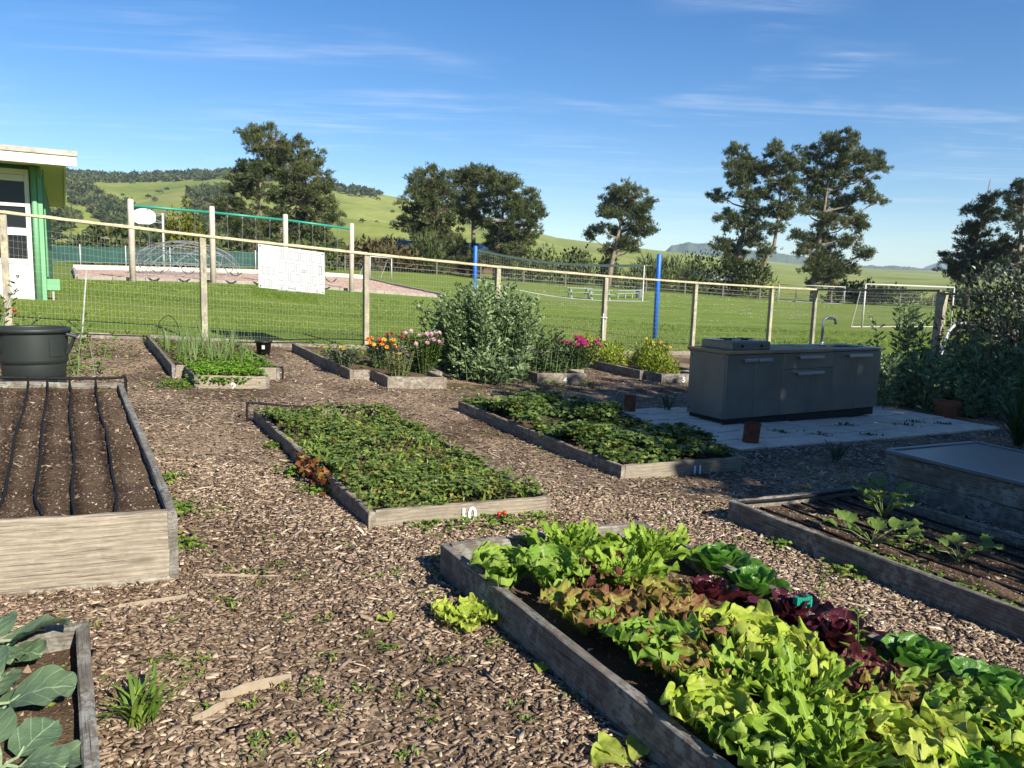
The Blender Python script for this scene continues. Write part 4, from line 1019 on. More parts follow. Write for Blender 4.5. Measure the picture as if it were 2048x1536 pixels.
# ---- shrubs at the field edge
def shrub(X, Y, rx, rz_, label, mat, n=900, leaf=.35, up=.5, name='shrub', spiky=0.0, cat='shrub', group=None):
    z = tz(X, Y); o = thing(name, (X, Y, z), label, cat, group)
    d = dirs(n); d[:, 2] = np.abs(d[:, 2]); lump = 1+.22*np.sin(d[:, 0]*7+X)*np.sin(d[:, 1]*6+d[:, 2]*5)
    P = np.array([X, Y, z+.1])+d*(rng.random((n, 1))**.35)*lump[:, None]*np.array([rx, rx, rz_])
    A = norm(d+np.array([0, 0, up])+rng.normal(0, .5, (n, 3)))
    if spiky: V, F = blades(P, A, leaf*rng.uniform(.8, 2.0, n)*spiky, leaf*.35); rep = 3
    else: V, F = cards(P, A, d, leaf*rng.uniform(.6, 1.3, n), leaf*.6); rep = 5
    np_obj('foliage', V, F, mat, tint=np.repeat(np.clip(rng.normal(.5, .2, n), 0, 1), rep), parent=o)
    m_ = MB()
    for k in range(7):
        a = random.uniform(0, 6.28); m_.tube([(X, Y, z-.1), (X+rx*.3*math.cos(a), Y+rx*.3*math.sin(a), z+rz_*.4), (X+rx*.6*math.cos(a), Y+rx*.6*math.sin(a), z+rz_*.75)], [.06, .04, .015], 5, False)
    part('branches', m_, BARK, o); return o
SHR = leafmat('shrub_leaves', [(0, (.022, .034, .012)), (.5, (.055, .075, .024)), (1, (.11, .13, .05))], .15, .7, .15, .5, .3)
SHRB = leafmat('brown_shrub', [(0, (.03, .026, .012)), (.5, (.075, .06, .028)), (1, (.13, .10, .05))], .1, .8, .1, .5, .3)
CYP = leafmat('golden_cypress', [(0, (.045, .055, .008)), (.5, (.11, .125, .016)), (1, (.20, .19, .03))], .2, .7, .15, .5, .3)
shrub(-27.2, 64.5, 1.9, 4.7, 'golden green cypress behind the basketball pole', CYP, 2600, .32, .5, 'cypress_tree', 0, 'tree')
shrub(-16.2, 92, 5.0, 3.3, 'broad brownish shrub left of the central pines', SHRB, 1600, .6)
shrub(-11, 95, 2.4, 4.2, 'dark green conifer shrub beside the brownish shrub', SHR, 1200, .6, .8, spiky=1)
for i, (X, Y, a, b, l_) in enumerate(((3.5, 104, 4.5, 4.2, 'bushy green shrub at the foot of the central pines'), (8.2, 106, 3.0, 4.6, 'small dark tree left of the lone pine'), (13.3, 112, 1.6, 4.4, 'narrow dark shrub just left of the lone pine'),
        (17.5, 104, 3.4, 4.2, 'feathery dark shrub just right of the lone pine'), (22, 108, 4.0, 4.6, 'tall feathery dark shrub behind the near blue pole'), (27, 112, 4.0, 5.6, 'dark shrub above the pale shed roof'), (33, 110, 3.5, 5.0, 'dark shrub at the foot of the right hand pines'),
        (46.5, 106, 4.0, 2.8, 'low dark shrub right of the largest pine'), (54, 112, 5.0, 2.2, 'low scrub along the far fence at right'), (62, 108, 4.0, 2.6, 'low scrub below the pointed conifer'))):
    shrub(X, Y, a, b, l_, SHR, 1000, .55, .7, spiky=(1.1 if i in (3, 4) else 0), group='shrubs along the field edge')
for i, (X, Y, a, b) in enumerate(((-36, 70, 3.2, 3.0), (-29.5, 72, 3.2, 2.8), (-21, 76, 4, 3.2))):
    shrub(X, Y, a, b, ('grey green oak behind the green windscreen nearest the classroom', 'grey green oak behind the green windscreen right of the backboard', 'dark oak behind the climbing dome')[i], WOODM, 1300, .55, .3, 'oak_tree', cat='tree')

# ---- trees beyond the right edge of the frame whose shade covers the counter
BROAD = leafmat('broad_leaves', [(0, (.02, .035, .01)), (.5, (.05, .075, .02)), (1, (.1, .12, .04))], .2, .5, .3, .5, .3)
def shade_tree(X, Y, h, r_, label, n):
    z = tz(X, Y); o = thing('shade_tree', (X, Y, z), label, 'tree', 'trees shading the garden from the right')
    m_ = MB(); m_.tube([(X, Y, z-.2), (X+.1, Y, z+h*.3), (X, Y+.1, z+h*.6), (X, Y, z+h*.9)], [.28, .24, .16, .04], 8); part('trunk', m_, BARK, o, True)
    m_ = MB()
    for k in range(14):
        a = k*2.4; hh = .3+.5*k/14; m_.tube([(X, Y, z+h*hh*.8), (X+r_*.5*math.cos(a), Y+r_*.5*math.sin(a), z+h*hh), (X+r_*.8*math.cos(a), Y+r_*.8*math.sin(a), z+h*(hh+.1))], [.09, .05, .02], 5, False)
    part('limbs', m_, BARK, o)
    d = dirs(n); rr = rng.random((n, 1))**.4; lump = 1+.16*np.sin(d[:, :1]*5+X)*np.cos(d[:, 1:2]*6)
    P = np.array([X, Y, z+h*.56])+d*rr*lump*np.array([r_, r_, h*.44])
    V, F = cards(P, dirs(n, .2), dirs(n, .5), rng.uniform(.22, .42, n), .24)
    np_obj('crown', V, F, BROAD, tint=np.repeat(rng.random(n), 5), parent=o)

shade_tree(10.25, .87, 8.5, 3.3, 'large leafy tree right of the frame casting shade over the counter', 10500)
shade_tree(13.9, 4.0, 7.4, 3.2, 'second leafy tree right of the frame shading the fava beans', 8000)
for i_, (X, Y) in enumerate(((8.6, 3.4), (10.0, 5.0), (11.4, 6.6), (12.8, 8.2))):  # unseen shrubs, added to block sky light and darken counter and patio
    shrub(X, Y, 1.25, 2.7, ('first', 'second', 'third', 'fourth')[i_]+' added unseen shrub darkening the counter from outside the right edge, counted from the camera', BROAD, 2200, .2, .3, 'sky_blocker_shrub', group='added shrubs blocking sky light beyond the right edge')

# ================================================================== BEDS
x = NT('bed_soil'); p = x.pos(); n1 = x.noise(p, 2.5, 5, .6); n2 = x.noise(p, 90, 4, .7); n3 = x.noise(p, 30, 4, .6)
sg = x.n('ShaderNodeTexVoronoi', ins={'Scale': 130}); x.l(p, sg.inputs['Vector'])
c = x.ramp(x.math('ADD', x.math('MULTIPLY', n1, .5), x.math('MULTIPLY', n2, .5)), [(.34, (.05, .033, .021)), (.5, (.115, .078, .05)), (.66, (.20, .14, .093))])
c = x.mix(x.ramp(sg.outputs['Distance'], [(.0, (.5, .5, .5)), (.16, (0, 0, 0))]), c, (.30, .22, .15))
tn = x.attr('tint').outputs['Fac']
c = x.mix(x.math('MULTIPLY', x.math('MULTIPLY', tn, x.ramp(n3, [(.25, (.3, .3, .3)), (.5, (1, 1, 1))])), 1.0, True), c, (.022, .013, .009))
x.col(c); x.set(Roughness=.95); x.b.inputs['Specular IOR Level'].default_value = .1; x.bump(x.math('ADD', n2, n3), 1.0, .02)
SOIL = x.m
PAINTW = plain('number_paint', (.75, .80, .80), .6, 0, .12, 30, 0)
def text_part(s_, pos, rz, size, parent, name='painted_number', m=None):
    cu = bpy.data.curves.new('number', 'FONT'); cu.body = s_; cu.size = size; cu.align_x = 'CENTER'; cu.extrude = .0012; cu.offset = size*.022
    to = bpy.data.objects.new('number', cu); COL.objects.link(to)
    dg = bpy.context.evaluated_depsgraph_get(); dg.update(); me = bpy.data.meshes.new_from_object(to.evaluated_get(dg))
    bpy.data.objects.remove(to); 
    mt = Matrix.Translation(Vector(pos)-rootloc(parent)) @ Matrix.Rotation(rz, 4, 'Z') @ Matrix.Rotation(R(90), 4, 'X')
    me.transform(mt); me.materials.clear(); me.materials.append(m or PAINTW); me.name = name
    o = bpy.data.objects.new(name, me); COL.objects.link(o); o.parent = parent; return o
def soil_grid(u0, u1, v0, v1, h, amp=.012, rows=None, step=.05, mound=0.0):
    nu, nv = max(4, int((u1-u0)/step)), max(4, int((v1-v0)/step)); P = []; T_ = []
    for i in range(nu+1):
        row = []
        for j in range(nv+1):
            u, v = lerp(u0, u1, i/nu), lerp(v0, v1, j/nv); w_ = W(u, v)
            z = w_.z+h+amp*float(snoise(np.array(w_.x), np.array(w_.y), 9, 3, 3))*1.6+mound*math.sin(math.pi*i/nu)
            t = 0.0
            if rows:
                for ru in rows: t = max(t, math.exp(-((u-ru)/.046)**2)*(1 if .2 < v-v0 and v < v1-.1 else .3))
            row.append((w_.x, w_.y, z)); T_.append(t)
        P.append(row)
    mb = MB(); mb.grid(P, tint=T_); return mb
TH = .042
def bed(u0, u1, v0, v1, h, label, mat, soil_h, front_box=None, number=None, num_u=None, rows=None, boards=1, front_mat=None, num_h=None, name='garden_bed', seg=14, mound=.0):
    cu_, cv_ = (u0+u1)/2, v0
    o = thing(name, W(cu_, cv_), label, 'garden bed', 'raised wooden garden beds')
    hh = h/boards
    for k in range(boards):
        g = hh*k-(.05 if k == 0 else -.003); hb = hh+(.05 if k == 0 else -.006)
        def bd(a, b, mt):
            m_ = MB(); m_.board(W(*a, g), W(*b, g), hb, TH, seg, .004, .006); return part('board', m_, mt, o)
        bd((u0+TH/2, v0), (u0+TH/2, v1), mat); bd((u1-TH/2, v0), (u1-TH/2, v1), mat)
        bd((u0+TH, v1-TH/2), (u1-TH, v1-TH/2), mat)
        if front_box is None: fb_ = bd((u0+TH+.001, v0+TH/2), (u1-TH-.001, v0+TH/2), front_mat or mat)
    if front_box:
        a, b, vf_ = front_box
        bd((u0+TH+.001, v0+TH/2), (a, v0+TH/2), front_mat or mat); bd((b, v0+TH/2), (u1-TH-.001, v0+TH/2), front_mat or mat)
        bd((a+TH/2, vf_), (a+TH/2, v0-.001), mat); bd((b-TH/2, vf_), (b-TH/2, v0-.001), mat)
        fb_ = bd((a+TH+.001, vf_+TH/2), (b-TH-.001, vf_+TH/2), front_mat or mat)
        part('soil', soil_grid(a+TH, b-TH, vf_+TH, v0+.02, soil_h), SOIL, o, True)
    part('soil', soil_grid(u0+TH*.9, u1-TH*.9, v0+TH*.9, v1-TH*.9, soil_h, rows=rows, mound=mound), SOIL, o, True)
    if number:
        vv = front_box[2] if front_box else v0
        p_ = W(num_u, vv-.011, (num_h if num_h is not None else h*.25)); text_part(number, p_, R(30), .12, fb_)
    return o
WOOD_PALE = wood('pale_bed_wood', (.10, .082, .062), (.28, .24, .185), (.44, .39, .31), lichen=(.15, .12, .09), lich_amt=.12, sc=.8)
tall = bed(-.90, .40, 3.77, 7.42, .36, 'tall raised bed of bare soil with black drip lines at left', WOOD_GREY, .31, rows=[-.66, -.49, -.32, -.155, .0, .175], front_mat=WOOD_PALE, boards=1)
m_ = MB(); m_.board(W(-.9, 3.775, -.04), W(.36, 3.775, -.04), .09, .055, 8, .004); part('skid_board', m_, WOOD_BED, tall)
kale = bed(-1.25, .03, .9, 3.05, .20, 'low raised bed with broccoli leaves in the bottom left corner', WOOD_GREY, .13)
ten = bed(1.48, 2.75, 4.2, 7.38, .135, 'low bed full of leafy strawberries painted with number ten', WOOD_BED, .09, number='10', num_u=2.13, front_mat=WOOD_PALE, num_h=.03)
eleven = bed(3.80, 5.20, 4.80, 7.78, .14, 'low strawberry bed painted with number eleven, half in shade', WOOD_BED, .09, number='11', num_u=4.62, num_h=.015, front_mat=WOOD_PALE)
letb = bed(1.60, 2.90, .7, 3.46, .19, 'grey wooden bed crowded with lettuces at the bottom right', WOOD_GREY, .10)
sqb = bed(3.88, 5.22, .9, 3.70, .17, 'grey wooden bed with squash seedlings and drip lines at right', WOOD_GREY, .11, rows=[4.15, 4.4, 4.65, 4.9])
two = bed(1.05, 2.32, 9.95, 13.2, .17, 'stepped bed of onions and chickweed painted with number two', WOOD_GREY, .12, (1.2, 2.02, 9.2), '2', 1.62, front_mat=WOOD_PALE, num_h=.01)
three = bed(3.24, 4.6, 9.96, 13.0, .17, 'stepped bed with tall garden flowers at its front, left of the fava bush', WOOD_BED, .12, (3.55, 4.4, 9.38))
four = bed(5.96, 7.3, 10.3, 13.0, .18, 'stepped bed with magenta flowers painted with number four', WOOD_BED, .13, (6.12, 7.02, 9.84), '4', 6.62, num_h=.04)
five = bed(8.42, 9.8, 10.25, 13.0, .18, 'stepped bed of bright feathery greens painted with number five', WOOD_GREY, .13, (8.52, 9.4, 9.8), '5', 9.0, num_h=.045)
# cold frame with glazed lid
cold = bed(5.86, 7.16, 1.6, 3.90, .35, 'tall dark wooden cold frame with flat clear lid at the right edge', WOOD_GREY, .2, boards=2, name='cold_frame')
x = NT('lid_glass'); x.col((.022, .027, .034)); x.set(Roughness=.3); x.b.inputs['Specular IOR Level'].default_value = .3; x.b.inputs['Transmission Weight'].default_value = .0; x.b.inputs['IOR'].default_value = 1.45
x.b.inputs['Alpha'].default_value = 1; LIDG = x.m
m_ = MB(); q_ = [W(5.87, 1.62, .366), W(7.15, 1.62, .366), W(7.15, 3.89, .366), W(5.87, 3.89, .366)]
m_.add(q_+[a+Vector((0, 0, .006)) for a in q_], [(3, 2, 1, 0), (4, 5, 6, 7), (0, 1, 5, 4), (1, 2, 6, 5), (2, 3, 7, 6), (3, 0, 4, 7)]); part('glazing', m_, LIDG, cold)
m_ = MB(); FR = W(0, 0)
for (a, b) in (((5.86, 1.6), (5.86, 3.9)), ((7.16, 1.6), (7.16, 3.9)), ((5.9, 3.9), (7.12, 3.9))): m_.board(W(*a, .353), W(*b, .353), .03, .05, 8, .001)
part('lid_frame', m_, plain('lid_frame_grey', (.14, .155, .165), .4, .3), cold)

# ---- drip irrigation
HOSE = plain('drip_hose_black', (.010, .010, .011), .75, 0, .3, 20, 0, .2)
def hose(pts, r_, label, h=None, seg=6):
    P = [Vector(a) for a in pts]; out = []
    for i in range(len(P)-1):
        for k in range(seg): 
            t = k/seg; a0, a1, a2, a3 = P[max(i-1, 0)], P[i], P[i+1], P[min(i+2, len(P)-1)]
            out.append(.5*((2*a1)+(-a0+a2)*t+(2*a0-5*a1+4*a2-a3)*t*t+(-a0+3*a1-3*a2+a3)*t**3))
    out.append(P[-1]); m_ = MB(); m_.tube(out, r_, 7)
    return solo('drip_hose', m_, HOSE, P[0], label, 'hose', 'black drip hoses', smooth=True)
SIDE = ('leftmost', 'second from left', 'third from left', 'rightmost')
for k, (u, e) in enumerate(((-.30, -.02), (-.165, .035), (-.005, 0), (.185, -.03))):
    pts = [W(u, 7.42, .395), W(u+.005, 7.30, .345)]
    for j in range(9): pts.append(W(u+random.uniform(-.004, .004)+(.006*math.sin(j*1.1+k)), 7.1-.36*j, .325+.004*(j % 2)))
    pts.append(W(u+e, 3.95-(.03*k), .335))
    hose(pts, .0075, SIDE[k]+' of the four drip hoses on the tall bare bed')
hose([W(-.9, 7.43, .385), W(-.3, 7.43, .39), W(.1, 7.44, .392), W(.36, 7.46, .40), W(.415, 7.47, .41), W(.42, 7.49, .30), W(.42, 7.52, .03)], .0125, 'supply hose along the far edge of the tall bare bed')
for k, u in enumerate((4.08, 4.28, 4.48, 4.68, 4.88, 5.06)):
    pts = [W(u+.012*math.sin(j*1.3+k), 3.6-.33*j, .128) for j in range(9)]
    hose(pts, .0085, ('first', 'second', 'third', 'fourth', 'fifth', 'sixth')[k]+' drip hose from the left long board of the squash bed', seg=4)
hose([W(3.92, 3.63, .17), W(4.5, 3.62, .165), W(5.18, 3.63, .165)], .010, 'supply hose at the far end of the squash bed')
hose([W(1.1, 10.02, .17), W(1.7, 10.02, .172), W(2.3, 10.0, .172), W(2.36, 9.97, .17), W(2.36, 9.95, .03)], .013, 'hose over the front board of the onion bed')
hose([W(-1.2, 13.2, .1), W(1, 13.35, .12), W(3, 13.5, .16), W(4.6, 13.55, .22), W(6, 13.6, .1)], .010, 'long black hose running along the fence foot')
hose([W(1.2, 13.3, .05), W(1.25, 13.3, .35), W(1.4, 13.32, .47), W(1.53, 13.32, .30), W(1.52, 13.2, .02)], .006, 'looped black tubing end standing by the fence left post')
hose([W(1.43, 7.42, .02), W(1.43, 7.42, .17), W(1.48, 7.42, .19), W(2.0, 7.42, .15), W(2.7, 7.42, .15)], .011, 'hose along the far board of the strawberry bed ten')

# ================================================================== PATIO + KITCHEN
pat = MB(); pa = [W(5.74, 5.38, .0), W(10.5, 5.38, 0), W(10.5, 7.64, 0), W(5.74, 7.64, 0)]
rows = [[W(lerp(5.76, 10.48, i/20), lerp(5.40, 7.62, j/8), .034) for j in range(9)] for i in range(21)]
pat.grid(rows); patio = tag(solo('paver_patio', pat, plain('joint_sand', (.10, .085, .07), .95, 0, .4, 20, .3, vec='pos'), (0, 0, 0), smooth=True), 'pale square paver patio under the outdoor kitchen', None, None, 'structure')
PAVE = plain('paver_concrete', (.58, .48, .375), .9, 0, .28, 5, .25)
nu, nv = 12, 6
for i in range(nu):
    for j in range(nv):
        a0, a1 = lerp(5.76, 10.48, i/nu)+.005, lerp(5.76, 10.48, (i+1)/nu)-.005; b0, b1 = lerp(5.40, 7.62, j/nv)+.005, lerp(5.40, 7.62, (j+1)/nv)-.005
        c0 = W((a0+a1)/2, (b0+b1)/2, .030+random.uniform(-.003, .003))
        m_ = MB(); m_.box(c0, (a1-a0-.008, b1-b0-.008, .045), R(30)+random.uniform(-.014, .014), .005, random.random())
        sl = tz(W(a1, b0).x)-tz(W(a0, b0).x)
        part('paver', m_, PAVE, patio)
# outdoor kitchen
ku0, ku1, kv0, kv1 = 6.60, 9.42, 6.47, 7.10; kz = W(8.2, 6.5).z+.055
def K(u, v, z): q2 = W(u, v); return Vector((q2.x, q2.y, kz+z))
def kb(mb, u0, u1, v0, v1, z0, z1, ch=.003, tint=.5): mb.box(K((u0+u1)/2, (v0+v1)/2, (z0+z1)/2), (u1-u0, v1-v0, z1-z0), R(30), ch, tint)
x = NT('brushed_steel'); v = x.attr('lc').outputs['Vector']; n1 = x.noise(x.map(v, (2, 2, 60)), 6, 3, .6); n2 = x.noise(v, 2.2, 4, .6)
x.col(x.ramp(n2, [(.3, (.16, .15, .132)), (.7, (.235, .22, .195))])); x.l(x.ramp(n1, [(.2, (.34, .34, .34)), (.8, (.5, .5, .5))]), x.b.inputs['Roughness']); x.set(Metallic=.45); x.bump(n1, .06, .002); STEELB = x.m
HANDLE = plain('handle_steel', (.50, .51, .52), .35, .7, .1, 6, 0); PLINTH = plain('plinth_black', (.012, .012, .013), .6, 0, .2, 4, .05)
COUNTER = wood('counter_wood', (.16, .09, .05), (.38, .25, .14), (.55, .39, .24), rough=.55)
kit = thing('outdoor_kitchen', K((ku0+ku1)/2, kv0, 0), 'stainless outdoor kitchen counter with wooden worktop and sink', 'kitchen counter')
m_ = MB(); kb(m_, ku0+.03, ku1-.03, kv0+.03, kv1-.02, 0, .098); part('plinth', m_, PLINTH, kit)
m_ = MB(); kb(m_, ku0+.004, ku1-.004, kv0+.022, kv1, .10, .868); part('carcass', m_, STEELB, kit)
m_ = MB(); kb(m_, ku0-.002, ku0+.003, kv0+.03, kv1-.01, .104, .865); sp_ = part('side_panel', m_, STEELB, kit)
for (vv, z) in ((kv0+.06, .16), (kv0+.06, .82), (kv1-.05, .16), (kv1-.05, .82)):
    m_ = MB(); c0 = K(ku0-.002, vv, z); m_.tube([c0, c0+Vector((-CA*.006, -SA*.006, 0))], .008, 8); part('screw', m_, BLACKM, sp_)
def handle(u, z, parent, w_=.26):
    m_ = MB(); kb(m_, u-w_/2, u+w_/2, kv0-.040, kv0-.001, z, z+.012); kb(m_, u-w_/2, u+w_/2, kv0-.052, kv0-.0405, z-.022, z+.010, .004); part('handle', m_, HANDLE, parent)
mods = [(ku0+.004, 1.), (ku0+.942, 1.), (ku0+1.880, 1.)]
u = mods[0][0]
for k in range(2):
    m_ = MB(); kb(m_, u+.469*k, u+.469*k+.463, kv0, kv0+.02, .106, .862); d_ = part('door', m_, STEELB, kit); handle(u+.469*k+(.345 if k == 0 else .12), .80, d_, .22)
u = mods[1][0]
m_ = MB(); kb(m_, u, u+.932, kv0, kv0+.02, .668, .862); d_ = part('drawer', m_, STEELB, kit); handle(u+.46, .815, d_, .44)
for k in range(2):
    m_ = MB(); kb(m_, u+.469*k, u+.469*k+.463, kv0, kv0+.02, .106, .662); d_ = part('door', m_, STEELB, kit); handle(u+.469*k+(.345 if k == 0 else .12), .615, d_, .23)
u = mods[2][0]
for k in range(2):
    m_ = MB(); kb(m_, u+.468*k, u+.468*k+.462, kv0, kv0+.02, .106, .862); d_ = part('door', m_, STEELB, kit); handle(u+.468*k+(.35 if k == 0 else .11), .815, d_, .23)
# worktop with a cut out for the sink at the right
su0, su1, sv0, sv1 = 8.58, 9.27, kv0+.10, kv1-.14
m_ = MB(); kb(m_, ku0-.03, 8.44, kv0-.03, kv1+.02, .870, .908, .006, .2); wt_ = part('worktop', m_, COUNTER, kit)
m_ = MB()
for (a, b, c0, d0) in ((8.442, su0, kv0-.02, kv1+.015), (su1, ku1+.015, kv0-.02, kv1+.015), (su0+.001, su1-.001, kv0-.02, sv0), (su0+.001, su1-.001, sv1, kv1+.015)): kb(m_, a, b, c0, d0, .874, .902, .003)
part('sink_top', m_, STEELB, kit)
m_ = MB()
for (a, b, c0, d0, z0, z1) in ((su0, su0+.01, sv0, sv1, .70, .873), (su1-.01, su1, sv0, sv1, .70, .873), (su0+.011, su1-.011, sv0, sv0+.01, .70, .873), (su0+.011, su1-.011, sv1-.01, sv1, .70, .873), (su0+.011, su1-.011, sv0+.011, sv1-.011, .70, .71)): kb(m_, a, b, c0, d0, z0, z1, .001)
part('basin', m_, STEELB, kit)
m_ = MB(); fu, fv = 8.92, kv1-.06; pth = [K(fu, fv, .90), K(fu, fv, 1.20)]
for k in range(1, 7): an = k*math.pi/12; pth.append(K(fu+.06-.06*math.cos(an), fv-.02*(1-math.cos(an)), 1.20+.06*math.sin(an)))
pth += [K(fu+.11, fv-.05, 1.262)]
for k in range(1, 7): an = k*math.pi/12; pth.append(K(fu+.11+.05*math.sin(an), fv-.05-.02*math.sin(an), 1.262-.05*(1-math.cos(an))))
pth.append(K(fu+.162, fv-.072, 1.18))
m_.tube(pth, .017, 10); fa = part('faucet', m_, HANDLE, kit, True)
m_ = MB(); m_.lathe([(.03, .902), (.03, .93), (.02, .94)], K(fu, fv, 0), 12); part('faucet_base', m_, HANDLE, fa, True)
m_ = MB(); m_.tube([K(fu, fv, .96), K(fu+.06, fv-.05, 1.0)], .008, 6); part('lever', m_, HANDLE, fa)
# gas stove box standing on the worktop
st = thing('camp_stove', K(7.0, 6.8, .908), 'flat stainless gas stove box standing on the left of the wooden worktop', 'stove')
m_ = MB(); kb(m_, 6.72, 7.36, kv0+.06, kv1-.06, .910, 1.005, .008); sb = part('body', m_, STEELB, st)
m_ = MB(); kb(m_, 6.74, 7.34, kv0+.08, kv1-.08, 1.006, 1.012, .002); part('hob_plate', m_, plain('hob_glass', (.25, .30, .34), .15, .2), sb)
for cu_ in (6.9, 7.18):
    m_ = MB()
    for k in range(4):
        an = k*math.pi/4; c0 = K(cu_, (kv0+kv1)/2, 1.024); d0 = Vector((math.cos(an), math.sin(an), 0))*.10; m_.tube([c0-d0, c0+d0], .005, 5)
    part('pan_grate', m_, BLACKM, sb); m_ = MB(); m_.lathe([(0, .0), (.045, 0), (.045, .01), (0, .012)], K(cu_, (kv0+kv1)/2, 1.0125), 16); part('burner', m_, BLACKM, sb)
m_ = MB(); 
for cu_ in (6.88, 7.2): c0 = K(cu_, kv0+.0595, .955); m_.tube([c0, c0+Vector((SA*.02, -CA*.02, 0))], .016, 10)
part('knobs', m_, BLACKM, sb)

# ---- rusty tins and a terracotta pot
RUST = plain('rusty_tin', (.17, .055, .025), .85, .1, .55, 12, .4)
def tin(u, v, r_, h_, label, tilt=.0):
    c0 = W(u, v, .05); o = thing('rusty_can', c0, label, 'can', 'rusty cans on the paving')
    m_ = MB(); prof = [(0, 0), (r_, 0), (r_*1.03, .008), (r_, .016)]
    for k in range(5): prof += [(r_*.985, h_*(.2+.14*k)), (r_, h_*(.24+.14*k))]
    prof += [(r_, h_-.01), (r_*1.04, h_), (r_*.98, h_), (r_*.96, h_*.9), (0, h_*.88)]
    m_.lathe(prof, c0, 24, wob=.01); m_.V = [tuple(Vector(q2)+Vector((tilt*(q2[2]-c0.z), 0, 0))) for q2 in m_.V]; part('body', m_, RUST, o)
    m_ = MB(); m_.tube([c0+Vector((tilt*h_+r_*1.03*math.cos(k*.5236), r_*1.03*math.sin(k*.5236), h_)) for k in range(13)], .004, 5); part('rim', m_, RUST, o)
tin(6.14, 5.62, .085, .20, 'rusty tin can on the near corner of the paving by bed eleven', .06)
tin(5.98, 7.44, .075, .19, 'rusty tin can on the mulch at the left back corner of the paving')
m_ = MB(); c0 = W(10.72, 6.28, .0); m_.lathe([(0, 0), (.12, 0), (.16, .2), (.18, .2), (.18, .25), (.155, .25), (.14, .2), (0, .19)], c0, 20); solo('terracotta_pot', m_, plain('terracotta', (.22, .075, .04), .85, 0, .3, 6, .2), c0, 'red clay pot in the shade under the fava beans at right', 'pot')

# ---- green refuse bin
BIN = plain('bin_green', (.016, .021, .019), .55, 0, .15, 4, .05, .5)
cb = Vector((-4.30, 6.90, tz(-4.30, 6.90)+.02)); bn = thing('round_bin', cb, 'large round dark green plastic bin behind the tall bed', 'bin')
m_ = MB(); m_.lathe([(0, 0), (0.2350, 0), (0.2410, .015), (0.2520, .40), (0.2650, .405), (0.2714, .44), (0.2767, .68), (0.2767, .70), (0.2653, .70), (0.2566, .40), (0.2349, .1), (0, .04)], cb, 48); body = part('body', m_, BIN, bn, True)
m_ = MB(); m_.lathe([(0.2767, .675), (0.3001, .678), (0.3028, .70), (0.2975, .715), (0.2697, .715), (0.2662, .70)], cb, 48); part('rim', m_, BIN, bn, True)
def panel(mb, a0, a1, z0, z1, rf):
    rows_ = []
    for z in np.linspace(z0, z1, 6): rows_.append([cb+Vector((math.cos(a)*rf(z), math.sin(a)*rf(z), z)) for a in np.linspace(a0, a1, 12)])
    mb.grid(rows_)
def panel_slab(a0, a1, z0, z1, rf, t=.007):
    m_ = MB(); panel(m_, a0, a1, z0, z1, lambda z: rf(z)+t); rb = .006/.3
    for (b0, b1, c0, c1) in ((a0-rb, a0, z0, z1), (a1, a1+rb, z0, z1)):
        rows_ = [[cb+Vector((math.cos(a)*(rf(z)+(t if i == s_ else -.002)), math.sin(a)*(rf(z)+(t if i == s_ else -.002)), z)) for i, a in enumerate((b0, b1))] for z in np.linspace(c0, c1, 6)] if (s_ := (1 if b1 == a0 else 0)) in (0, 1) else None
        m_.grid(rows_)
    for (zz, zo) in ((z0, z0-.006), (z1, z1+.006)): m_.grid([[cb+Vector((math.cos(a)*(rf(zz)+t), math.sin(a)*(rf(zz)+t), zz)) for a in np.linspace(a0, a1, 12)], [cb+Vector((math.cos(a)*(rf(zz)-.002), math.sin(a)*(rf(zz)-.002), zo)) for a in np.linspace(a0, a1, 12)]])
    part('moulded_panel', m_, BIN, body, True)
rlo = lambda z: .2410+(z-.015)*.0286; rhi = lambda z: (.312+(z-.44)*.025)*.87
fa0 = math.atan2(-6.9, 4.3)
panel_slab(fa0-.35, fa0+.42, .05, .26, rlo); panel_slab(fa0+.78, fa0+1.3, .05, .26, rlo); panel_slab(fa0+.45, fa0+.95, .47, .63, rhi); panel_slab(fa0-1.4, fa0-.85, .05, .26, rlo)
for sgn_ in (-1, 1):
    an = fa0+sgn_*1.45; dr = Vector((math.cos(an), math.sin(an), 0)); tg = Vector((-dr.y, dr.x, 0)); m_ = MB()
    base = cb+dr*.27
    m_.tube([base-tg*.11+Vector((0, 0, .66)), base-tg*.10+dr*.07+Vector((0, 0, .64)), base+tg*.10+dr*.07+Vector((0, 0, .64)), base+tg*.11+Vector((0, 0, .66))], .016, 8)
    m_.tube([base-tg*.08+Vector((0, 0, .48)), base-tg*.09+dr*.05+Vector((0, 0, .62))], .014, 6); m_.tube([base+tg*.08+Vector((0, 0, .48)), base+tg*.09+dr*.05+Vector((0, 0, .62))], .014, 6)
    part('handle', m_, BIN, bn)

# ---- small black pot, green riser stake, tarp, sticks
pp = W(2.66, 12.45, .02); pt = thing('black_pot', pp, 'small black plastic pot with white tag right of the onion bed', 'pot')
m_ = MB(); m_.lathe([(0, 0), (.09, 0), (.12, .2), (.135, .2), (.135, .225), (.11, .22), (.10, .15), (0, .15)], pp, 20); part('body', m_, BLACKM, pt, True)
m_ = MB(); m_.box(pp+Vector((.03, -.108, .13)), (.045, .004, .06), .25); part('tag', m_, PVC, pt)
TEALP = plain('green_plastic', (.01, .26, .17), .45, 0, .12, 10, .05)
gp = W(2.78, 2.18, .09); gk = thing('green_riser_stake', gp, 'ribbed green plastic stake with hooked head among the lettuces', 'stake')
m_ = MB(); rz = R(20)
for k in range(4): m_.box(gp+Vector((math.cos(rz)*(.012*k-.018), math.sin(rz)*(.012*k-.018), .075)), (.010, .034, .19), rz, .003)
part('stem', m_, TEALP, gk)
m_ = MB()
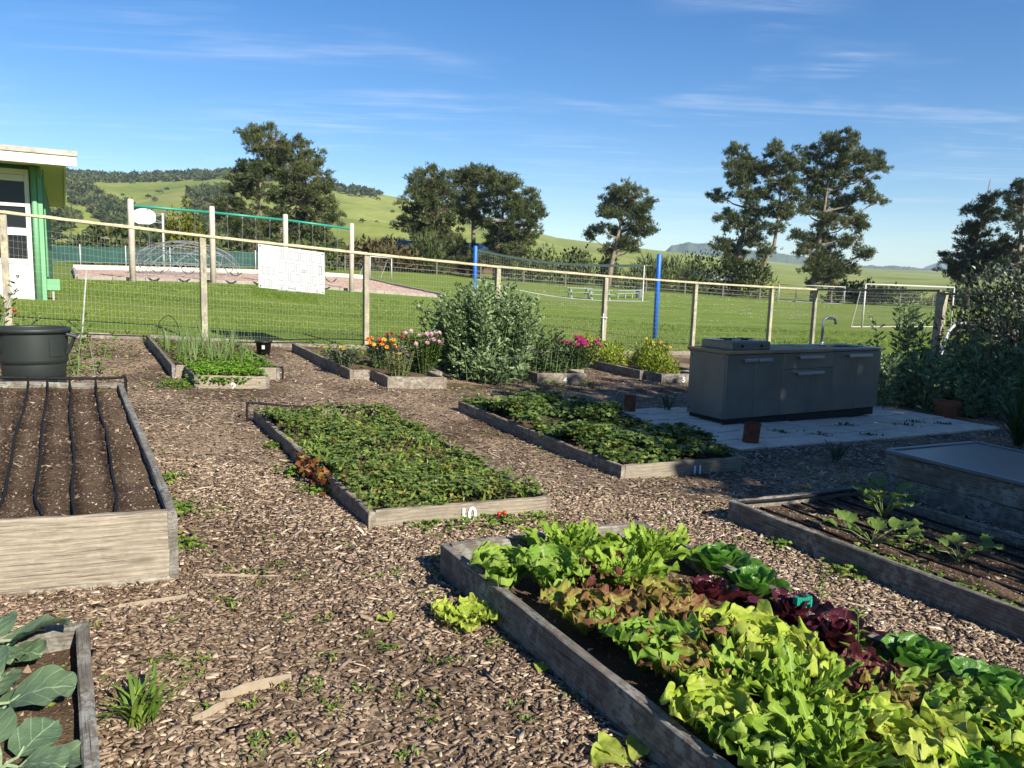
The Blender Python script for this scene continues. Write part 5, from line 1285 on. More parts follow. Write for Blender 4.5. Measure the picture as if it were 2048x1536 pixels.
for k in range(9): m_.box(gp+Vector((math.cos(rz)*(.012*k-.048), math.sin(rz)*(.012*k-.048), .19)), (.010, .042, .045), rz, .004)
m_.box(gp+Vector((math.cos(rz)*.052, math.sin(rz)*.052, .165)), (.012, .04, .06), rz, .003)
part('head', m_, TEALP, gk); gk.scale = (.75, .75, .8); m_ = MB(); m_.lathe([(0, .222), (.018, .222), (.018, .214), (.026, .214)], gp, 16); part('cap', m_, BLACKM, gk)
x = NT('black_fabric'); x.col((.022, .023, .026)); x.set(Roughness=.7); TARP = x.m
rows = []
for i in range(22):
    row = []
    for j in range(18):
        u, v = lerp(6.7, 7.75, i/21), lerp(12.2, 13.2, j/17); w_ = W(u, v); e = min(i, 21-i, j, 17-j)/5
        z = .06+.32*min(1, e)*(.6+.4*float(snoise(np.array(u*1.), np.array(v*1.), 5, 61, 2)))+.10*abs(float(snoise(np.array(u*1.), np.array(v*1.), 14, 62, 3)))
        row.append(w_+Vector((0, 0, z+.10)))
    rows.append(row)
mb = MB(); mb.grid(rows); solo('tarp', mb, TARP, W(7.2, 12.7), 'crumpled black fabric sheet heaped behind bed four', 'tarp')
STICK = plain('bare_stick', (.27, .215, .15), .85, 0, .25, 20, .3)
def stick(a, b, r_, label, flat=.45):
    m_ = MB(); P0, P1 = Vector(a), Vector(b); n_ = 7; pts = [P0.lerp(P1, i/n_)+Vector((random.uniform(-.006, .006), random.uniform(-.006, .006), .012)) for i in range(n_+1)]
    m_.tube(pts, [r_*(.5+.6*math.sin(math.pi*min(.93, max(.12, i/n_)))) for i in range(n_+1)], 6)
    solo('wood_splinter', m_, STICK, P0, label, 'splinter')
def gxy(X, Y, h=.02): return (X, Y, tz(X, Y)+h)
stick(gxy(-1.70, 3.06), gxy(-1.42, 3.28), .016, 'long pale splinter between the tall bed and the broccoli bed')
stick(gxy(-.98, 2.52), gxy(-.78, 2.68), .020, 'pale split chunk on the chips right of the broccoli bed')
stick(gxy(-1.02, 2.36), gxy(-.93, 2.50), .014, 'short tan splinter beside the grass clump')
stick(gxy(-1.45, 3.52), gxy(-1.2, 3.56), .010, 'thin pale twig at the corner of the tall bed')
stick(gxy(-.20, 4.0), gxy(-.11, 4.02), .02, 'tan wood chunk in front of the strawberry bed ten')

# ---- crumbs and bits of mulch lying on bare soil
def crumbs(u0, u1, v0, v1, soil, n, label, rows_=None):
    u = rng.uniform(u0, u1, n); v = rng.uniform(v0, v1, n); X = CA*u-SA*v; Y = SA*u+CA*v
    Z = terr(X, Y)+soil+.012*snoise(X, Y, 9, 3, 3)*1.6
    L = rng.uniform(.004, .012, n)*np.where(rng.random(n) < .07, 2.4, 1); a = rng.uniform(0, 6.28, n)
    V, F = blades(np.stack([X, Y, Z], 1), np.stack([np.cos(a), np.sin(a), rng.uniform(-.1, .7, n)], 1), L*1.3, L*rng.uniform(.6, 1.2, n), np.stack([-np.sin(a), np.cos(a), rng.normal(0, .3, n)], 1))
    t = np.clip(rng.choice([.05, .2, .4, .6, .95], n, p=[.35, .25, .2, .13, .07]), 0, 1)
    if rows_ is not None: t = t*np.clip(1.15-.75*np.max(np.exp(-((u[:, None]-np.array(rows_)[None])/.06)**2), 1), 0, 1)
    o = np_obj('soil_crumbs', V, F, CHIP, tint=np.repeat(t, 3), lc=np.repeat(rng.uniform(0, 50, (n, 3)), 3, 0)); tag(o, label, 'soil crumbs', None, 'stuff')
crumbs(-.86, .36, 3.82, 7.38, .31, 15000, 'loose crumbs of soil and chips over the tall bare bed', [-.66, -.49, -.32, -.155, .0, .175])
crumbs(3.93, 5.18, 1.2, 3.65, .11, 11000, 'loose crumbs of soil and chips over the squash bed')
crumbs(-1.2, 0, 1.2, 3.0, .13, 6000, 'loose crumbs of soil and chips under the broccoli')
crumbs(1.65, 2.86, 1.3, 3.42, .10, 6000, 'loose crumbs of soil under the lettuces')

# ================================================================== PLANTS
def leaf_surf(base, d, L, Wd, ruf=.1, freq=9, cup=.3, bend=.8, prof='round', nu=12, nv=9, lobes=0, twist=0.0, rib=.0):
    """one leaf as a grid: base point, heading (horizontal unit), starts rising then bends out; returns V,F,lc,tedge"""
    d = np.array(d, float); up = np.array([0, 0, 1.])
    s = np.cross(d, up); s = s/np.linalg.norm(s)
    t = 1-(1-np.linspace(0, 1, nu+1))**1.35; w = np.linspace(-1, 1, nv); w = np.sign(w)*np.abs(w)**.7
    el0 = bend[0]; el1 = bend[1]                       # elevation at base, at tip (radians)
    el = el0+(el1-el0)*t**1.3
    step = L*np.diff(t)
    cx = np.concatenate([[0], np.cumsum(np.cos(el[:-1])*step)]); cz = np.concatenate([[0], np.cumsum(np.sin(el[:-1])*step)])
    if prof == 'round': pw = (1-np.abs(2*np.clip(t, 0, 1)**.85*.985-1)**2.5)**.5
    elif prof == 'paddle': pw = np.clip(.16+1.15*np.clip(t-.18, 0, 1)**.8, 0, 1)*np.sqrt(np.clip(1-((t-.58)/.421).clip(0, 1)**2.6, .0, 1))
    elif prof == 'strap': pw = (.30+.7*np.sin(np.pi*t**.8*.95))
    else: pw = np.sin(np.pi*t)**.7
    pw = np.clip(pw, .03, 1.2)
    T, Wg = np.meshgrid(t, w, indexing='ij')
    ph = rng.uniform(0, 6.28, 4)
    edge = np.abs(Wg)**3.2
    tipf = np.clip(T*1.5, 0, 1)
    if lobes: pwl = 1-lobes*edge*(.5+.5*np.sin(T*freq*2.0+ph[0]+np.sign(Wg)))
    else: pwl = 1
    hw = Wd/2*pw[:, None]*pwl
    rr = ruf*Wd*(np.sin(T*freq+ph[1]+Wg*1.2)*.6+np.sin(T*freq*1.9+ph[2]-Wg*2)*.45+.2*np.sin(T*freq*2.7+ph[3]+Wg*5))*edge*tipf
    rr = rr+ruf*Wd*.75*(np.sin(Wg*freq*.33+ph[0])+.5*np.sin(Wg*freq*.6+ph[1]))*np.clip((T-.8)*5, 0, 1)**2
    blister = .025*Wd*np.sin(T*freq*3+Wg*7+ph[2])*np.sin(Wg*9+ph[1])*(1-edge)
    lift = cup*hw*np.abs(Wg)**1.8+rr+blister
    nx = -np.sin(el)[:, None]; nz = np.cos(el)[:, None]
    lateral = hw*Wg*(1-.12*cup)
    tw = twist*T
    lateral2 = lateral*np.cos(tw); lift = lift+lateral*np.sin(tw)
    hx = cx[:, None]+nx*lift+ruf*.22*Wd*edge*np.sin(T*freq*1.7+ph[3])*tipf
    hz = cz[:, None]+nz*lift
    V = np.array(base)+hx[..., None]*d+lateral2[..., None]*s+hz[..., None]*up
    n1, n2 = V.shape[:2]; idx = np.arange(n1*n2).reshape(n1, n2)
    F = np.stack([idx[:-1, :-1], idx[1:, :-1], idx[1:, 1:], idx[:-1, 1:]], -1).reshape(-1, 4)
    lc = np.stack([T, Wg*pw[:, None], T*0], -1)
    return V.reshape(-1, 3), F, lc.reshape(-1, 3), (np.maximum(edge, np.clip(T*2.2-1.2, 0, 1))*tipf).ravel(), T.ravel()
def heading(a): return (math.cos(a), math.sin(a), 0)
LIME = leafmat('lettuce_lime', [(0, (.36, .40, .07)), (.35, (.28, .38, .034)), (.7, (.34, .44, .04)), (1, (.46, .52, .09))], .45, .55, .28, 25, .25, veins=((.42, .50, .18), .10, 34, .22))
LIME2 = leafmat('lettuce_mid_green', [(0, (.26, .33, .07)), (.35, (.14, .26, .028)), (.7, (.17, .30, .032)), (1, (.27, .38, .06))], .42, .55, .28, 25, .3, veins=((.36, .45, .17), .10, 34, .22))
BUTTER = leafmat('lettuce_green', [(0, (.17, .27, .05)), (.4, (.055, .16, .018)), (1, (.08, .21, .025))], .38, .35, .5, 25, .25, veins=((.24, .36, .10), .10, 30, .3))
BRONZE = leafmat('lettuce_bronze', [(0, (.30, .36, .06)), (.45, (.24, .31, .035)), (.72, (.25, .20, .045)), (1, (.20, .085, .045))], .42, .55, .28, 25, .5, veins=((.40, .44, .14), .10, 34, .15))
REDTIP = leafmat('lettuce_redtip', [(0, (.24, .30, .06)), (.35, (.14, .16, .03)), (.65, (.13, .045, .030)), (1, (.11, .022, .030))], .38, .4, .45, 25, .4, veins=((.30, .30, .10), .08, 34, .1))
RED = leafmat('lettuce_red', [(0, (.16, .07, .04)), (.3, (.075, .014, .018)), (1, (.055, .008, .018))], .35, .3, .55, 25, .3, veins=((.20, .06, .06), .06, 30, .12))
FRIS = leafmat('lettuce_frilly', [(0, (.30, .36, .08)), (.4, (.17, .29, .024)), (1, (.27, .39, .04))], .42, .55, .28, 25, .25, veins=((.36, .46, .16), .09, 30, .1))
KIND = {'lime': (LIME, 'loose lime green'), 'butter': (BUTTER, 'smooth dark green'), 'bronze': (BRONZE, 'bronze tinged yellow green'), 'redtip': (REDTIP, 'frilly red tipped'), 'red': (RED, 'dark red'), 'fris': (FRIS, 'frilly toothed green')}
def lettuce(X, Y, kind, r_, label, zoff=.10, name='lettuce', group='lettuces in the bed', flat=False):
    z = tz(X, Y)+zoff; mat = KIND[kind][0] if not (kind == 'lime' and random.random() < .35) else LIME2; hoff = random.uniform(-.15, .15)
    Vs, Fs, LCs, Ts, b = [], [], [], [], 0
    n = {'lime': 16, 'butter': 22, 'bronze': 17, 'redtip': 20, 'red': 18, 'fris': 46}[kind]
    for k in range(n):
        f = k/(n-1)                                     # 0 outer .. 1 heart
        a = k*2.39996+random.uniform(-.3, .3)
        L = r_*lerp(1.18, .62, f)*random.uniform(.85, 1.12)
        if kind == 'fris': L *= 1.05; Wd = L*random.uniform(.30, .42); be = (lerp(.75, 1.5, f)+random.uniform(-.2, .2), lerp(.0, 1.1, f)+random.uniform(-.35, .35)); kw = dict(ruf=.16, freq=13, cup=.15, prof='strap', lobes=.6, nu=16, nv=7, twist=random.uniform(-.7, .7))
        elif kind == 'butter': Wd = L*random.uniform(.80, .98); be = (lerp(.45, 1.45, f), lerp(-.05, 1.75, f)); kw = dict(ruf=.035, freq=8, cup=lerp(.25, .75, f), prof='round', nu=14, nv=11)
        elif kind == 'red': Wd = L*random.uniform(.62, .8); be = (lerp(.6, 1.45, f), lerp(.2, 1.5, f)); kw = dict(ruf=.07, freq=9, cup=.35, prof='round', nu=14, nv=11)
        elif kind == 'redtip': Wd = L*random.uniform(.75, 1.0); be = (lerp(.5, 1.5, f), lerp(-.3, 1.1, f)); kw = dict(ruf=.17, freq=28, cup=.2, prof='paddle', nu=32, nv=17)
        else: Wd = L*random.uniform(.72, .98); be = (lerp(1.0, 1.55, f)+random.uniform(-.12, .12), lerp(.1, 1.35, f)+random.uniform(-.25, .25)); kw = dict(ruf=.145, freq=25, cup=.22, prof='paddle', nu=32, nv=17)
        if flat: be = (be[0]*.45, be[1]*.3-.1)
        base = (X+.03*math.cos(a)*(1-f), Y+.03*math.sin(a)*(1-f), z+.02*f)
        V, F, lc, te, tt = leaf_surf(base, heading(a), L, Wd, bend=be, **kw)
        Vs.append(V); Fs.append(F+b); LCs.append(lc); b += len(V)
        Ts.append(np.clip(.12+.35*tt+.5*te*tt+hoff+random.uniform(-.12, .12), 0, 1))
    o = np_obj(name, np.concatenate(Vs), np.concatenate(Fs), mat, tint=np.concatenate(Ts), lc=np.concatenate(LCs), loc=(X, Y, z), smooth=True)
    return tag(o, label, 'lettuce', group)
LET=[(-0.01,3.47,'lime'),(0.20,3.45,'lime'),(0.30,3.86,'fris'),(0.72,3.88,'fris'),(1.11,3.89,'butter'),(1.19,3.59,'butter'),(0.43,3.53,'redtip'),(0.33,3.08,'bronze'),(0.48,3.03,'bronze'),(0.54,2.82,'lime'),(0.71,3.26,'bronze'),(0.96,3.48,'red'),(1.29,3.28,'red'),(1.42,3.11,'red'),(0.80,3.02,'bronze'),(0.97,2.89,'lime'),(0.66,2.65,'bronze'),(1.04,2.75,'lime'),(0.83,2.55,'fris'),(1.01,2.48,'fris'),(0.68,2.33,'lime'),(1.63,2.90,'butter'),(1.34,2.68,'redtip'),(1.13,2.51,'redtip'),(1.44,2.54,'bronze'),(1.83,2.70,'butter'),(1.56,2.44,'lime'),(1.24,2.22,'lime'),(0.98,2.17,'fris'),(0.79,2.15,'lime'),(1.66,2.34,'lime'),(1.42,2.15,'butter'),(1.17,2.30,'bronze'),(0.54,3.52,'fris'),]
seen = {}
LW = {0: 'at the back left corner of the lettuce bed', 1: 'standing upright just right of the back left corner', 2: 'at the back edge beside the pale corner lettuces', 3: 'big and bushy at the middle of the back edge', 4: 'compact head at the back edge near the right', 5: 'leafy head on the right edge below the compact one',
      6: 'small one between the two frilly heads at the back', 7: 'left one of the pair near the left board', 8: 'right one of the pair near the left board', 9: 'bright one alone near the left board mid way', 10: 'below the big frilly head', 11: 'smallest dark head at the back right', 12: 'dark head on the right edge above the green stake', 13: 'dark head on the right edge right of the green stake',
      14: 'in the middle of the bed below the small dark head', 15: 'in the middle left of the green stake', 16: 'below the bright one near the left board', 17: 'directly below the green stake', 18: 'in the middle of the foreground mass', 19: 'right of the middle of the foreground mass', 20: 'overhanging the left board near the bottom', 21: 'large round head on the right edge of the bed',
      22: 'below the large round green head', 23: 'left below the large round green head', 24: 'lower right of the red tipped pair', 25: 'tall head at the right picture edge', 26: 'large ruffled one near the bottom right', 27: 'large ruffled one at the bottom right of centre', 28: 'at the bottom centre of the bed', 29: 'at the bottom left of the bed', 30: 'cut by the right picture edge', 31: 'at the very bottom right corner', 32: 'low between the ruffled ones at the bottom', 33: 'left part of the back edge middle clump'}
for i, (X, Y, k) in enumerate(LET):
    r_ = {'lime': .213, 'butter': .18, 'bronze': .19, 'redtip': .18, 'red': .165, 'fris': .25}[k]*random.uniform(.92, 1.08)
    lettuce(X, Y, k, r_, KIND[k][1]+' lettuce '+LW[i])
lettuce(-.17, 3.26, 'lime', .12, 'wilted pale lettuce head thrown on the chips left of the lettuce bed', .03, 'lettuce', 'discarded lettuce on the chips', True)
for i, (X, Y, s_, l_) in enumerate(((-.50, 3.20, .07, 'single wilted lettuce leaf left of the thrown lettuce head'), (.42, 2.30, .16, 'torn pale lettuce leaves beside the lettuce bed at the bottom'), (.30, 2.06, .12, 'pale lettuce leaf at the bottom edge of the picture'), (.14, 2.85, .07, 'small green leaf against the left board of the lettuce bed'))):
    Vs, Fs, LCs, Ts, b = [], [], [], [], 0
    for k in range(3 if i == 1 else 2):
        V, F, lc, te, tt = leaf_surf((X, Y, tz(X, Y)+.035), heading(random.uniform(0, 6.28)), s_*random.uniform(.8, 1.2), s_*.75, .13, 10, .2, (.25, -.15), 'paddle', 14, 11)
        Vs.append(V); Fs.append(F+b); LCs.append(lc); Ts.append(np.clip(.05+.2*te, 0, 1)); b += len(V)
    o = np_obj('lettuce_leaf', np.concatenate(Vs), np.concatenate(Fs), LIME, tint=np.concatenate(Ts), lc=np.concatenate(LCs), loc=(X, Y, tz(X, Y)), smooth=True); tag(o, l_, 'leaf', 'discarded lettuce on the chips')
# tall weed in the lettuce bed
def weed_stem(X, Y, h_, label, n=11, leaf=.07, mat=None, zoff=.1):
    z = tz(X, Y)+zoff; o = thing('weed', (X, Y, z), label, 'weed'); m_ = MB(); m_.tube([(X, Y, z), (X+.01, Y, z+h_*.5), (X, Y+.01, z+h_)], [.004, .003, .0015], 5); part('stem', m_, mat, o)
    t_ = np.linspace(.25, 1, n); a = np.arange(n)*2.4
    V, F = cards(np.stack([np.full(n, X), np.full(n, Y), z+h_*t_], 1), np.stack([np.cos(a), np.sin(a), np.full(n, .5)], 1), np.tile([0, 0, 1.], (n, 1)), leaf*(1.15-.5*t_), leaf*.28)
    np_obj('leaves', V, F, mat, tint=np.repeat(rng.uniform(.4, .8, n), 5), parent=o)
WEED = leafmat('weed_leaves', [(0, (.06, .13, .015)), (.5, (.13, .22, .03)), (1, (.28, .32, .06))], .35, .5, .35, 10, .3)
weed_stem(1.40, 2.92, .26, 'slender willow leaved weed in front of the dark red lettuces', mat=WEED)
weed_stem(1.62, 3.80, .16, 'thin upright weed on the chips beside the squash bed', 9, .05, WEED, .02)

# ---- broccoli plants, bottom left
KALE = leafmat('broccoli_leaf', [(0, (.14, .195, .105)), (.5, (.085, .14, .075)), (1, (.13, .185, .095))], .25, .45, .4, 12, .4, veins=((.33, .42, .24), .045, 22, .35))
def broccoli(X, Y, label, n, r_, a0=0.0, hs=(.5, .1)):
    z = tz(X, Y)+.13; o = thing('broccoli_plant', (X, Y, z), label, 'broccoli', 'broccoli plants in the low bed')
    m_ = MB(); m_.tube([(X, Y, z-.02), (X+.01, Y, z+.10), (X, Y, z+.16)], [.009, .008, .005], 8); part('stem', m_, KALE, o)
    for k in range(n):
        a = a0+k*2.4+random.uniform(-.2, .2); L = r_*random.uniform(.8, 1.15); hz = z+.02+.05*k/n
        dvec = Vector(heading(a)); st_ = Vector((X, Y, hz)); e_ = st_+dvec*L*.38+Vector((0, 0, L*.07))
        V, F, lc, te, tt = leaf_surf(tuple(e_), heading(a), L*.78, L*.74, .075, 8, random.uniform(.1, .3), (random.uniform(*hs)+.1, random.uniform(-.5, .0)), 'round', 16, 13, twist=random.uniform(-.5, .5))
        lf = np_obj('leaf', V, F, KALE, tint=np.clip(np.full(len(V), random.uniform(.2, .8)), 0, 1), lc=lc, parent=o, smooth=True)
        m_ = MB(); m_.tube([st_, st_.lerp(e_, .5)+Vector((0, 0, .01)), e_, e_+dvec*L*.12+Vector((0, 0, .02))], [.006, .005, .004, .002], 6); part('leaf_stalk', m_, KALE, lf)
broccoli(-1.72, 2.42, 'broccoli plant nearest the tall bed with broad blue green leaves', 9, .195)
broccoli(-1.52, 2.08, 'broccoli plant lower in the left corner', 8, .20, .8)
broccoli(-1.78, 2.22, 'broccoli plant half cut by the left edge', 8, .21, 2.0)
broccoli(-1.30, 1.84, 'broccoli plant with wide leaf by the near board at bottom left', 7, .19, .4)

# ---- grass clump by the broccoli board
def blade_clump(X, Y, n, L, sp, label, mat, name, cat, w_=.008, zoff=.02, up=1.0):
    z = tz(X, Y)+zoff; Vs, Fs, Ts, b = [], [], [], 0
    for k in range(n):
        a = random.uniform(0, 6.28); l_ = L*random.uniform(.6, 1.1)
        V, F, lc, te, tt = leaf_surf((X+random.uniform(-.04, .04), Y+random.uniform(-.04, .04), z), heading(a), l_, w_*random.uniform(.8, 1.4), 0, 1, .3, (random.uniform(.9, 1.5)*up, random.uniform(-.6, .9)*sp), 'spear', 7, 3)
        Vs.append(V); Fs.append(F+b); Ts.append(np.full(len(V), random.uniform(.2, .9))); b += len(V)
    o = np_obj(name, np.concatenate(Vs), np.concatenate(Fs), mat, tint=np.concatenate(Ts), loc=(X, Y, z)); return tag(o, label, cat)
blade_clump(-1.17, 2.33, 46, .22, 1, 'tuft of long green grass against the broccoli bed board', WEED, 'grass_clump', 'grass', .011)
IRIS = leafmat('iris_blade', [(0, (.02, .05, .015)), (1, (.06, .11, .03))], .3, .4, .4, 5, .2)
blade_clump(5.85, 8.75, 60, .75, .9, 'clump of tall strap leaves in the shade at right behind the cold frame', IRIS, 'iris_clump', 'plant', .028, up=1.05)
blade_clump(3.15, 7.35, 14, .28, .8, 'small upright weed on the chips before the paving edge', IRIS, 'weed_clump', 'weed', .02)
blade_clump(2.0, 9.8, 22, .35, .8, 'dark grassy clump on the mulch left of the counter', IRIS, 'grass_clump', 'grass', .015)

# ---- squash plants
SQ = leafmat('squash_leaf', [(0, (.14, .20, .04)), (.5, (.085, .15, .025)), (1, (.15, .22, .045))], .35, .5, .35, 10, .3, veins=((.24, .32, .10), .06, 20, .3))
def squash(X, Y, n, r_, label, lf=.16, hb=.12):
    z = tz(X, Y)+.12; o = thing('squash_plant', (X, Y, z), label, 'squash', 'squash seedlings in the right bed')
    for k in range(n):
        a = k*2.4+random.uniform(-.4, .4); rr = r_*random.uniform(.45, 1); hh = hb*random.uniform(.5, 1.1); e_ = Vector((X+rr*math.cos(a), Y+rr*math.sin(a), z+hh))
        m_ = MB(); m_.tube([(X, Y, z), Vector((X, Y, z)).lerp(e_, .55)+Vector((0, 0, hh*.35)), e_], [.004, .0035, .003], 6); stl = part('stalk', m_, plain('squash_stalk', (.12, .17, .05), .6) if 'squash_stalk' not in MATS else MATS['squash_stalk'], o, True)
        L = lf*random.uniform(.7, 1.15)
        V, F, lc, te, tt = leaf_surf(tuple(e_-Vector(heading(a))*L*.2), heading(a+random.uniform(-.5, .5)), L, L*1.05, .10, 9, .25, (.7, -.1), 'round', 12, 11, lobes=.22)
        np_obj('leaf', V, F, SQ, tint=np.full(len(V), random.uniform(.2, .9)), lc=lc, parent=stl, smooth=True)
squash(2.55, 5.10, 15, .19, 'largest squash plant at the far end of the right bed', .115, .2)
squash(2.22, 4.55, 12, .26, 'squash plant in the middle of the right bed near its left board', .11, .11)
squash(2.62, 4.30, 9, .18, 'small feathery seedling right of the middle squash plant', .08, .14)
squash(3.10, 3.95, 6, .14, 'spindly pale squash seedling at the right edge', .09, .2)
squash(3.45, 4.25, 7, .2, 'squash leaves cut by the right picture edge', .11, .12)

# ---- low leafy cover: strawberries and weeds (uncountable)
def trifoliate(Xs, Ys, zs, size, hgt, mat, name, label, cat, tilt=.45, tmean=.5, asp=.72, tsd=.2):
    n = len(Xs); a = rng.uniform(0, 6.283, n); out = []; T_ = []
    base = np.stack([Xs, Ys, zs+rng.uniform(.25, 1, n)*hgt], 1); sz = size*rng.uniform(.6, 1.25, n); tl = rng.normal(.1, tilt, n); tv = np.clip(rng.normal(tmean, tsd, n), 0, 1)
    for off in (-1.05, 0, 1.05):
        A = np.stack([np.cos(a+off), np.sin(a+off), tl], 1); Nn = np.stack([rng.normal(0, .35, n), rng.normal(0, .35, n), np.ones(n)], 1)
        out.append(cards(base, A, Nn, sz, sz*asp, .14, .12, .55)); T_.append(np.repeat(np.clip(tv+rng.normal(0, .08, n), 0, 1), 5))
    V, F = merge(out); o = np_obj(name, V, F, mat, tint=np.concatenate(T_)); return tag(o, label, cat, None, 'stuff')
def in_bed(u0, u1, v0, v1, n, soil, cover=None):
    u = rng.uniform(u0, u1, n); v = rng.uniform(v0, v1, n); X = CA*u-SA*v; Y = SA*u+CA*v
    k = np.ones(n, bool) if cover is None else rng.random(n) < cover(u, v, X, Y)
    return X[k], Y[k], terr(X[k], Y[k])+soil
STRAW = leafmat('strawberry_leaf', [(0, (.035, .075, .014)), (.45, (.095, .145, .032)), (.8, (.165, .22, .048)), (.97, (.26, .30, .06)), (1, (.30, .12, .04))], .3, .42, .45, 8, .3)
X, Y, Z = in_bed(1.50, 2.74, 4.22, 7.4, 10500, .085, lambda u, v, X, Y: np.clip(.75+1.3*snoise(X, Y, 5, 71, 3), .12, 1))
mnd = .13*np.clip(.45+.8*snoise(X, Y, 5.5, 72, 3), 0, 1.2)
trifoliate(X, Y, Z+mnd*.8, .034, .055, STRAW, 'strawberry_patch', 'dense low strawberry and weed leaves filling bed ten', 'strawberry plants', .5, .58, .68)
n_ = 1000; X, Y, Z = in_bed(1.52, 2.72, 4.25, 7.36, n_, .09); n_ = len(X); A = np.stack([rng.normal(0, .8, n_), rng.normal(0, .8, n_), np.ones(n_)], 1)
V, F = cards(np.stack([X, Y, Z+.02], 1), A, dirs(n_, .2), rng.uniform(.04, .10, n_), .022, .1, .25); o = np_obj('bed_weeds', V, F, WEED, tint=np.repeat(rng.uniform(.2, .9, n_), 5)); tag(o, 'narrow toothed weed leaves poking up through bed ten', 'weeds', None, 'stuff')
X, Y, Z = in_bed(3.84, 5.16, 4.9, 7.76, 5200, .085, lambda u, v, X, Y: np.clip(.75+1.3*snoise(X, Y, 5, 73, 3), .12, 1))
trifoliate(X, Y, Z+.13*np.clip(.45+.8*snoise(X, Y, 5.5, 74, 3), 0, 1.2), .058, .07, STRAW, 'strawberry_patch', 'dark leafy strawberries filling bed eleven', 'strawberry plants', .45, .42, .75)
# trailing leaves over the boards of bed ten and on the path
pts = []
for (u, v, s_, k) in ((1.42, 5.0, .06, 60), (1.40, 5.5, .07, 90), (1.44, 6.3, .05, 50), (2.0, 4.14, .10, 60), (2.35, 4.12, .09, 60), (2.6, 4.1, .05, 30), (1.75, 4.12, .06, 25), (.46, 4.2, .05, 60), (.50, 4.8, .08, 110), (.52, 5.5, .07, 70), (.46, 6.2, .05, 30), (1.1, 9.4, .14, 180), (1.0, 9.15, .08, 60), (2.3, 12.3, .3, 120), (.3, 12.6, .4, 160), (-.1, 10.2, .2, 100), (.0, 11.4, .3, 80), (4.5, 9.2, .2, 40), (6.3, 9.7, .12, 80), (7.0, 9.65, .1, 50), (3.82, 3.2, .05, 40), (3.8, 2.7, .06, 50)):
    for j in range(k): pts.append((u+random.gauss(0, s_), v+random.gauss(0, s_)))
q_ = np.array(pts); X = CA*q_[:, 0]-SA*q_[:, 1]; Y = SA*q_[:, 0]+CA*q_[:, 1]
trifoliate(X, Y, terr(X, Y)+.02, .030, .05, WEED, 'path_weeds', 'small green weeds creeping along the bed boards and path', 'weeds', .6, .5, .7)
# scattered rosettes in the chips
n_ = 520; Y = rng.uniform(1.9, 12, n_); X = rng.uniform(-.7, .5, n_)*Y; k = free(X, Y) & (snoise(X, Y, 1.5, 80, 3) > -.05); X, Y = X[k], Y[k]; n_ = len(X)
m7 = 12; XX = np.repeat(X, m7)+rng.normal(0, .022, n_*m7); YY = np.repeat(Y, m7)+rng.normal(0, .022, n_*m7); A = np.stack([rng.normal(0, 1, n_*m7), rng.normal(0, 1, n_*m7), rng.uniform(.3, 1.3, n_*m7)], 1)
V, F = cards(np.stack([XX, YY, terr(XX, YY)+.03], 1), A, np.tile([0, 0, 1.], (n_*m7, 1)), rng.uniform(.012, .034, n_*m7), .011); o = np_obj('weed_seedlings', V, F, WEED, tint=np.repeat(rng.uniform(.1, .9, n_*m7), 5)); tag(o, 'tiny green weed seedlings sprouting among the wood chips', 'weeds', None, 'stuff')
# weeds in the soil of the squash bed, broccoli bed and tall bed
pts = [(4.0+random.gauss(0, .04), random.uniform(1.4, 2.8)) for _ in range(220)]+[(4.45+random.gauss(0, .1), 2.7+random.gauss(0, .1)) for _ in range(60)]+[(-.08+random.gauss(0, .05), random.uniform(1.5, 2.9)) for _ in range(50)]+[(random.uniform(-.8, .3), 7.3+random.gauss(0, .05)) for _ in range(50)]
q_ = np.array(pts); X = CA*q_[:, 0]-SA*q_[:, 1]; Y = SA*q_[:, 0]+CA*q_[:, 1]; hs_ = np.where(q_[:, 1] > 6, .32, .125)
trifoliate(X, Y, terr(X, Y)+hs_, .022, .025, WEED, 'bed_weeds', 'small seedlings sprouting in the bare bed soil', 'weeds', .5, .5, .7)
# berries
BERRY = plain('berry_red', (.50, .02, .012), .3, 0, .2, 20, .1, .5)
for i, (u, v, h_, l_) in enumerate(((2.33, 4.15, .07, 'red strawberry hanging over the painted number ten, left'), (2.37, 4.15, .075, 'red strawberry hanging over the painted number ten, right'), (2.22, 4.5, .15, 'red strawberry at the front of bed ten'), (2.5, 4.55, .15, 'red strawberry near the right front of bed ten'), (4.45, 5.2, .16, 'orange red strawberry near the front of bed eleven'), (4.4, 5.0, .15, 'dark red strawberry at the front left of bed eleven'))):
    c0 = W(u, v, h_); b_ = thing('strawberry', c0, l_, 'strawberry', 'ripe strawberries'); m_ = MB(); m_.lathe([(0, -.019), (.007, -.014), (.013, -.002), (.013, .006), (.007, .011), (0, .012)], c0, 10); part('fruit', m_, BERRY, b_, True)
    V, F = cards(np.tile(np.array(c0)+[0, 0, .011], (5, 1)), np.stack([np.cos(np.arange(5)*1.257), np.sin(np.arange(5)*1.257), np.zeros(5)], 1), np.tile([0, 0, 1.], (5, 1)), .012, .006); np_obj('calyx', V, F, WEED, tint=np.full(25, .5), parent=b_)
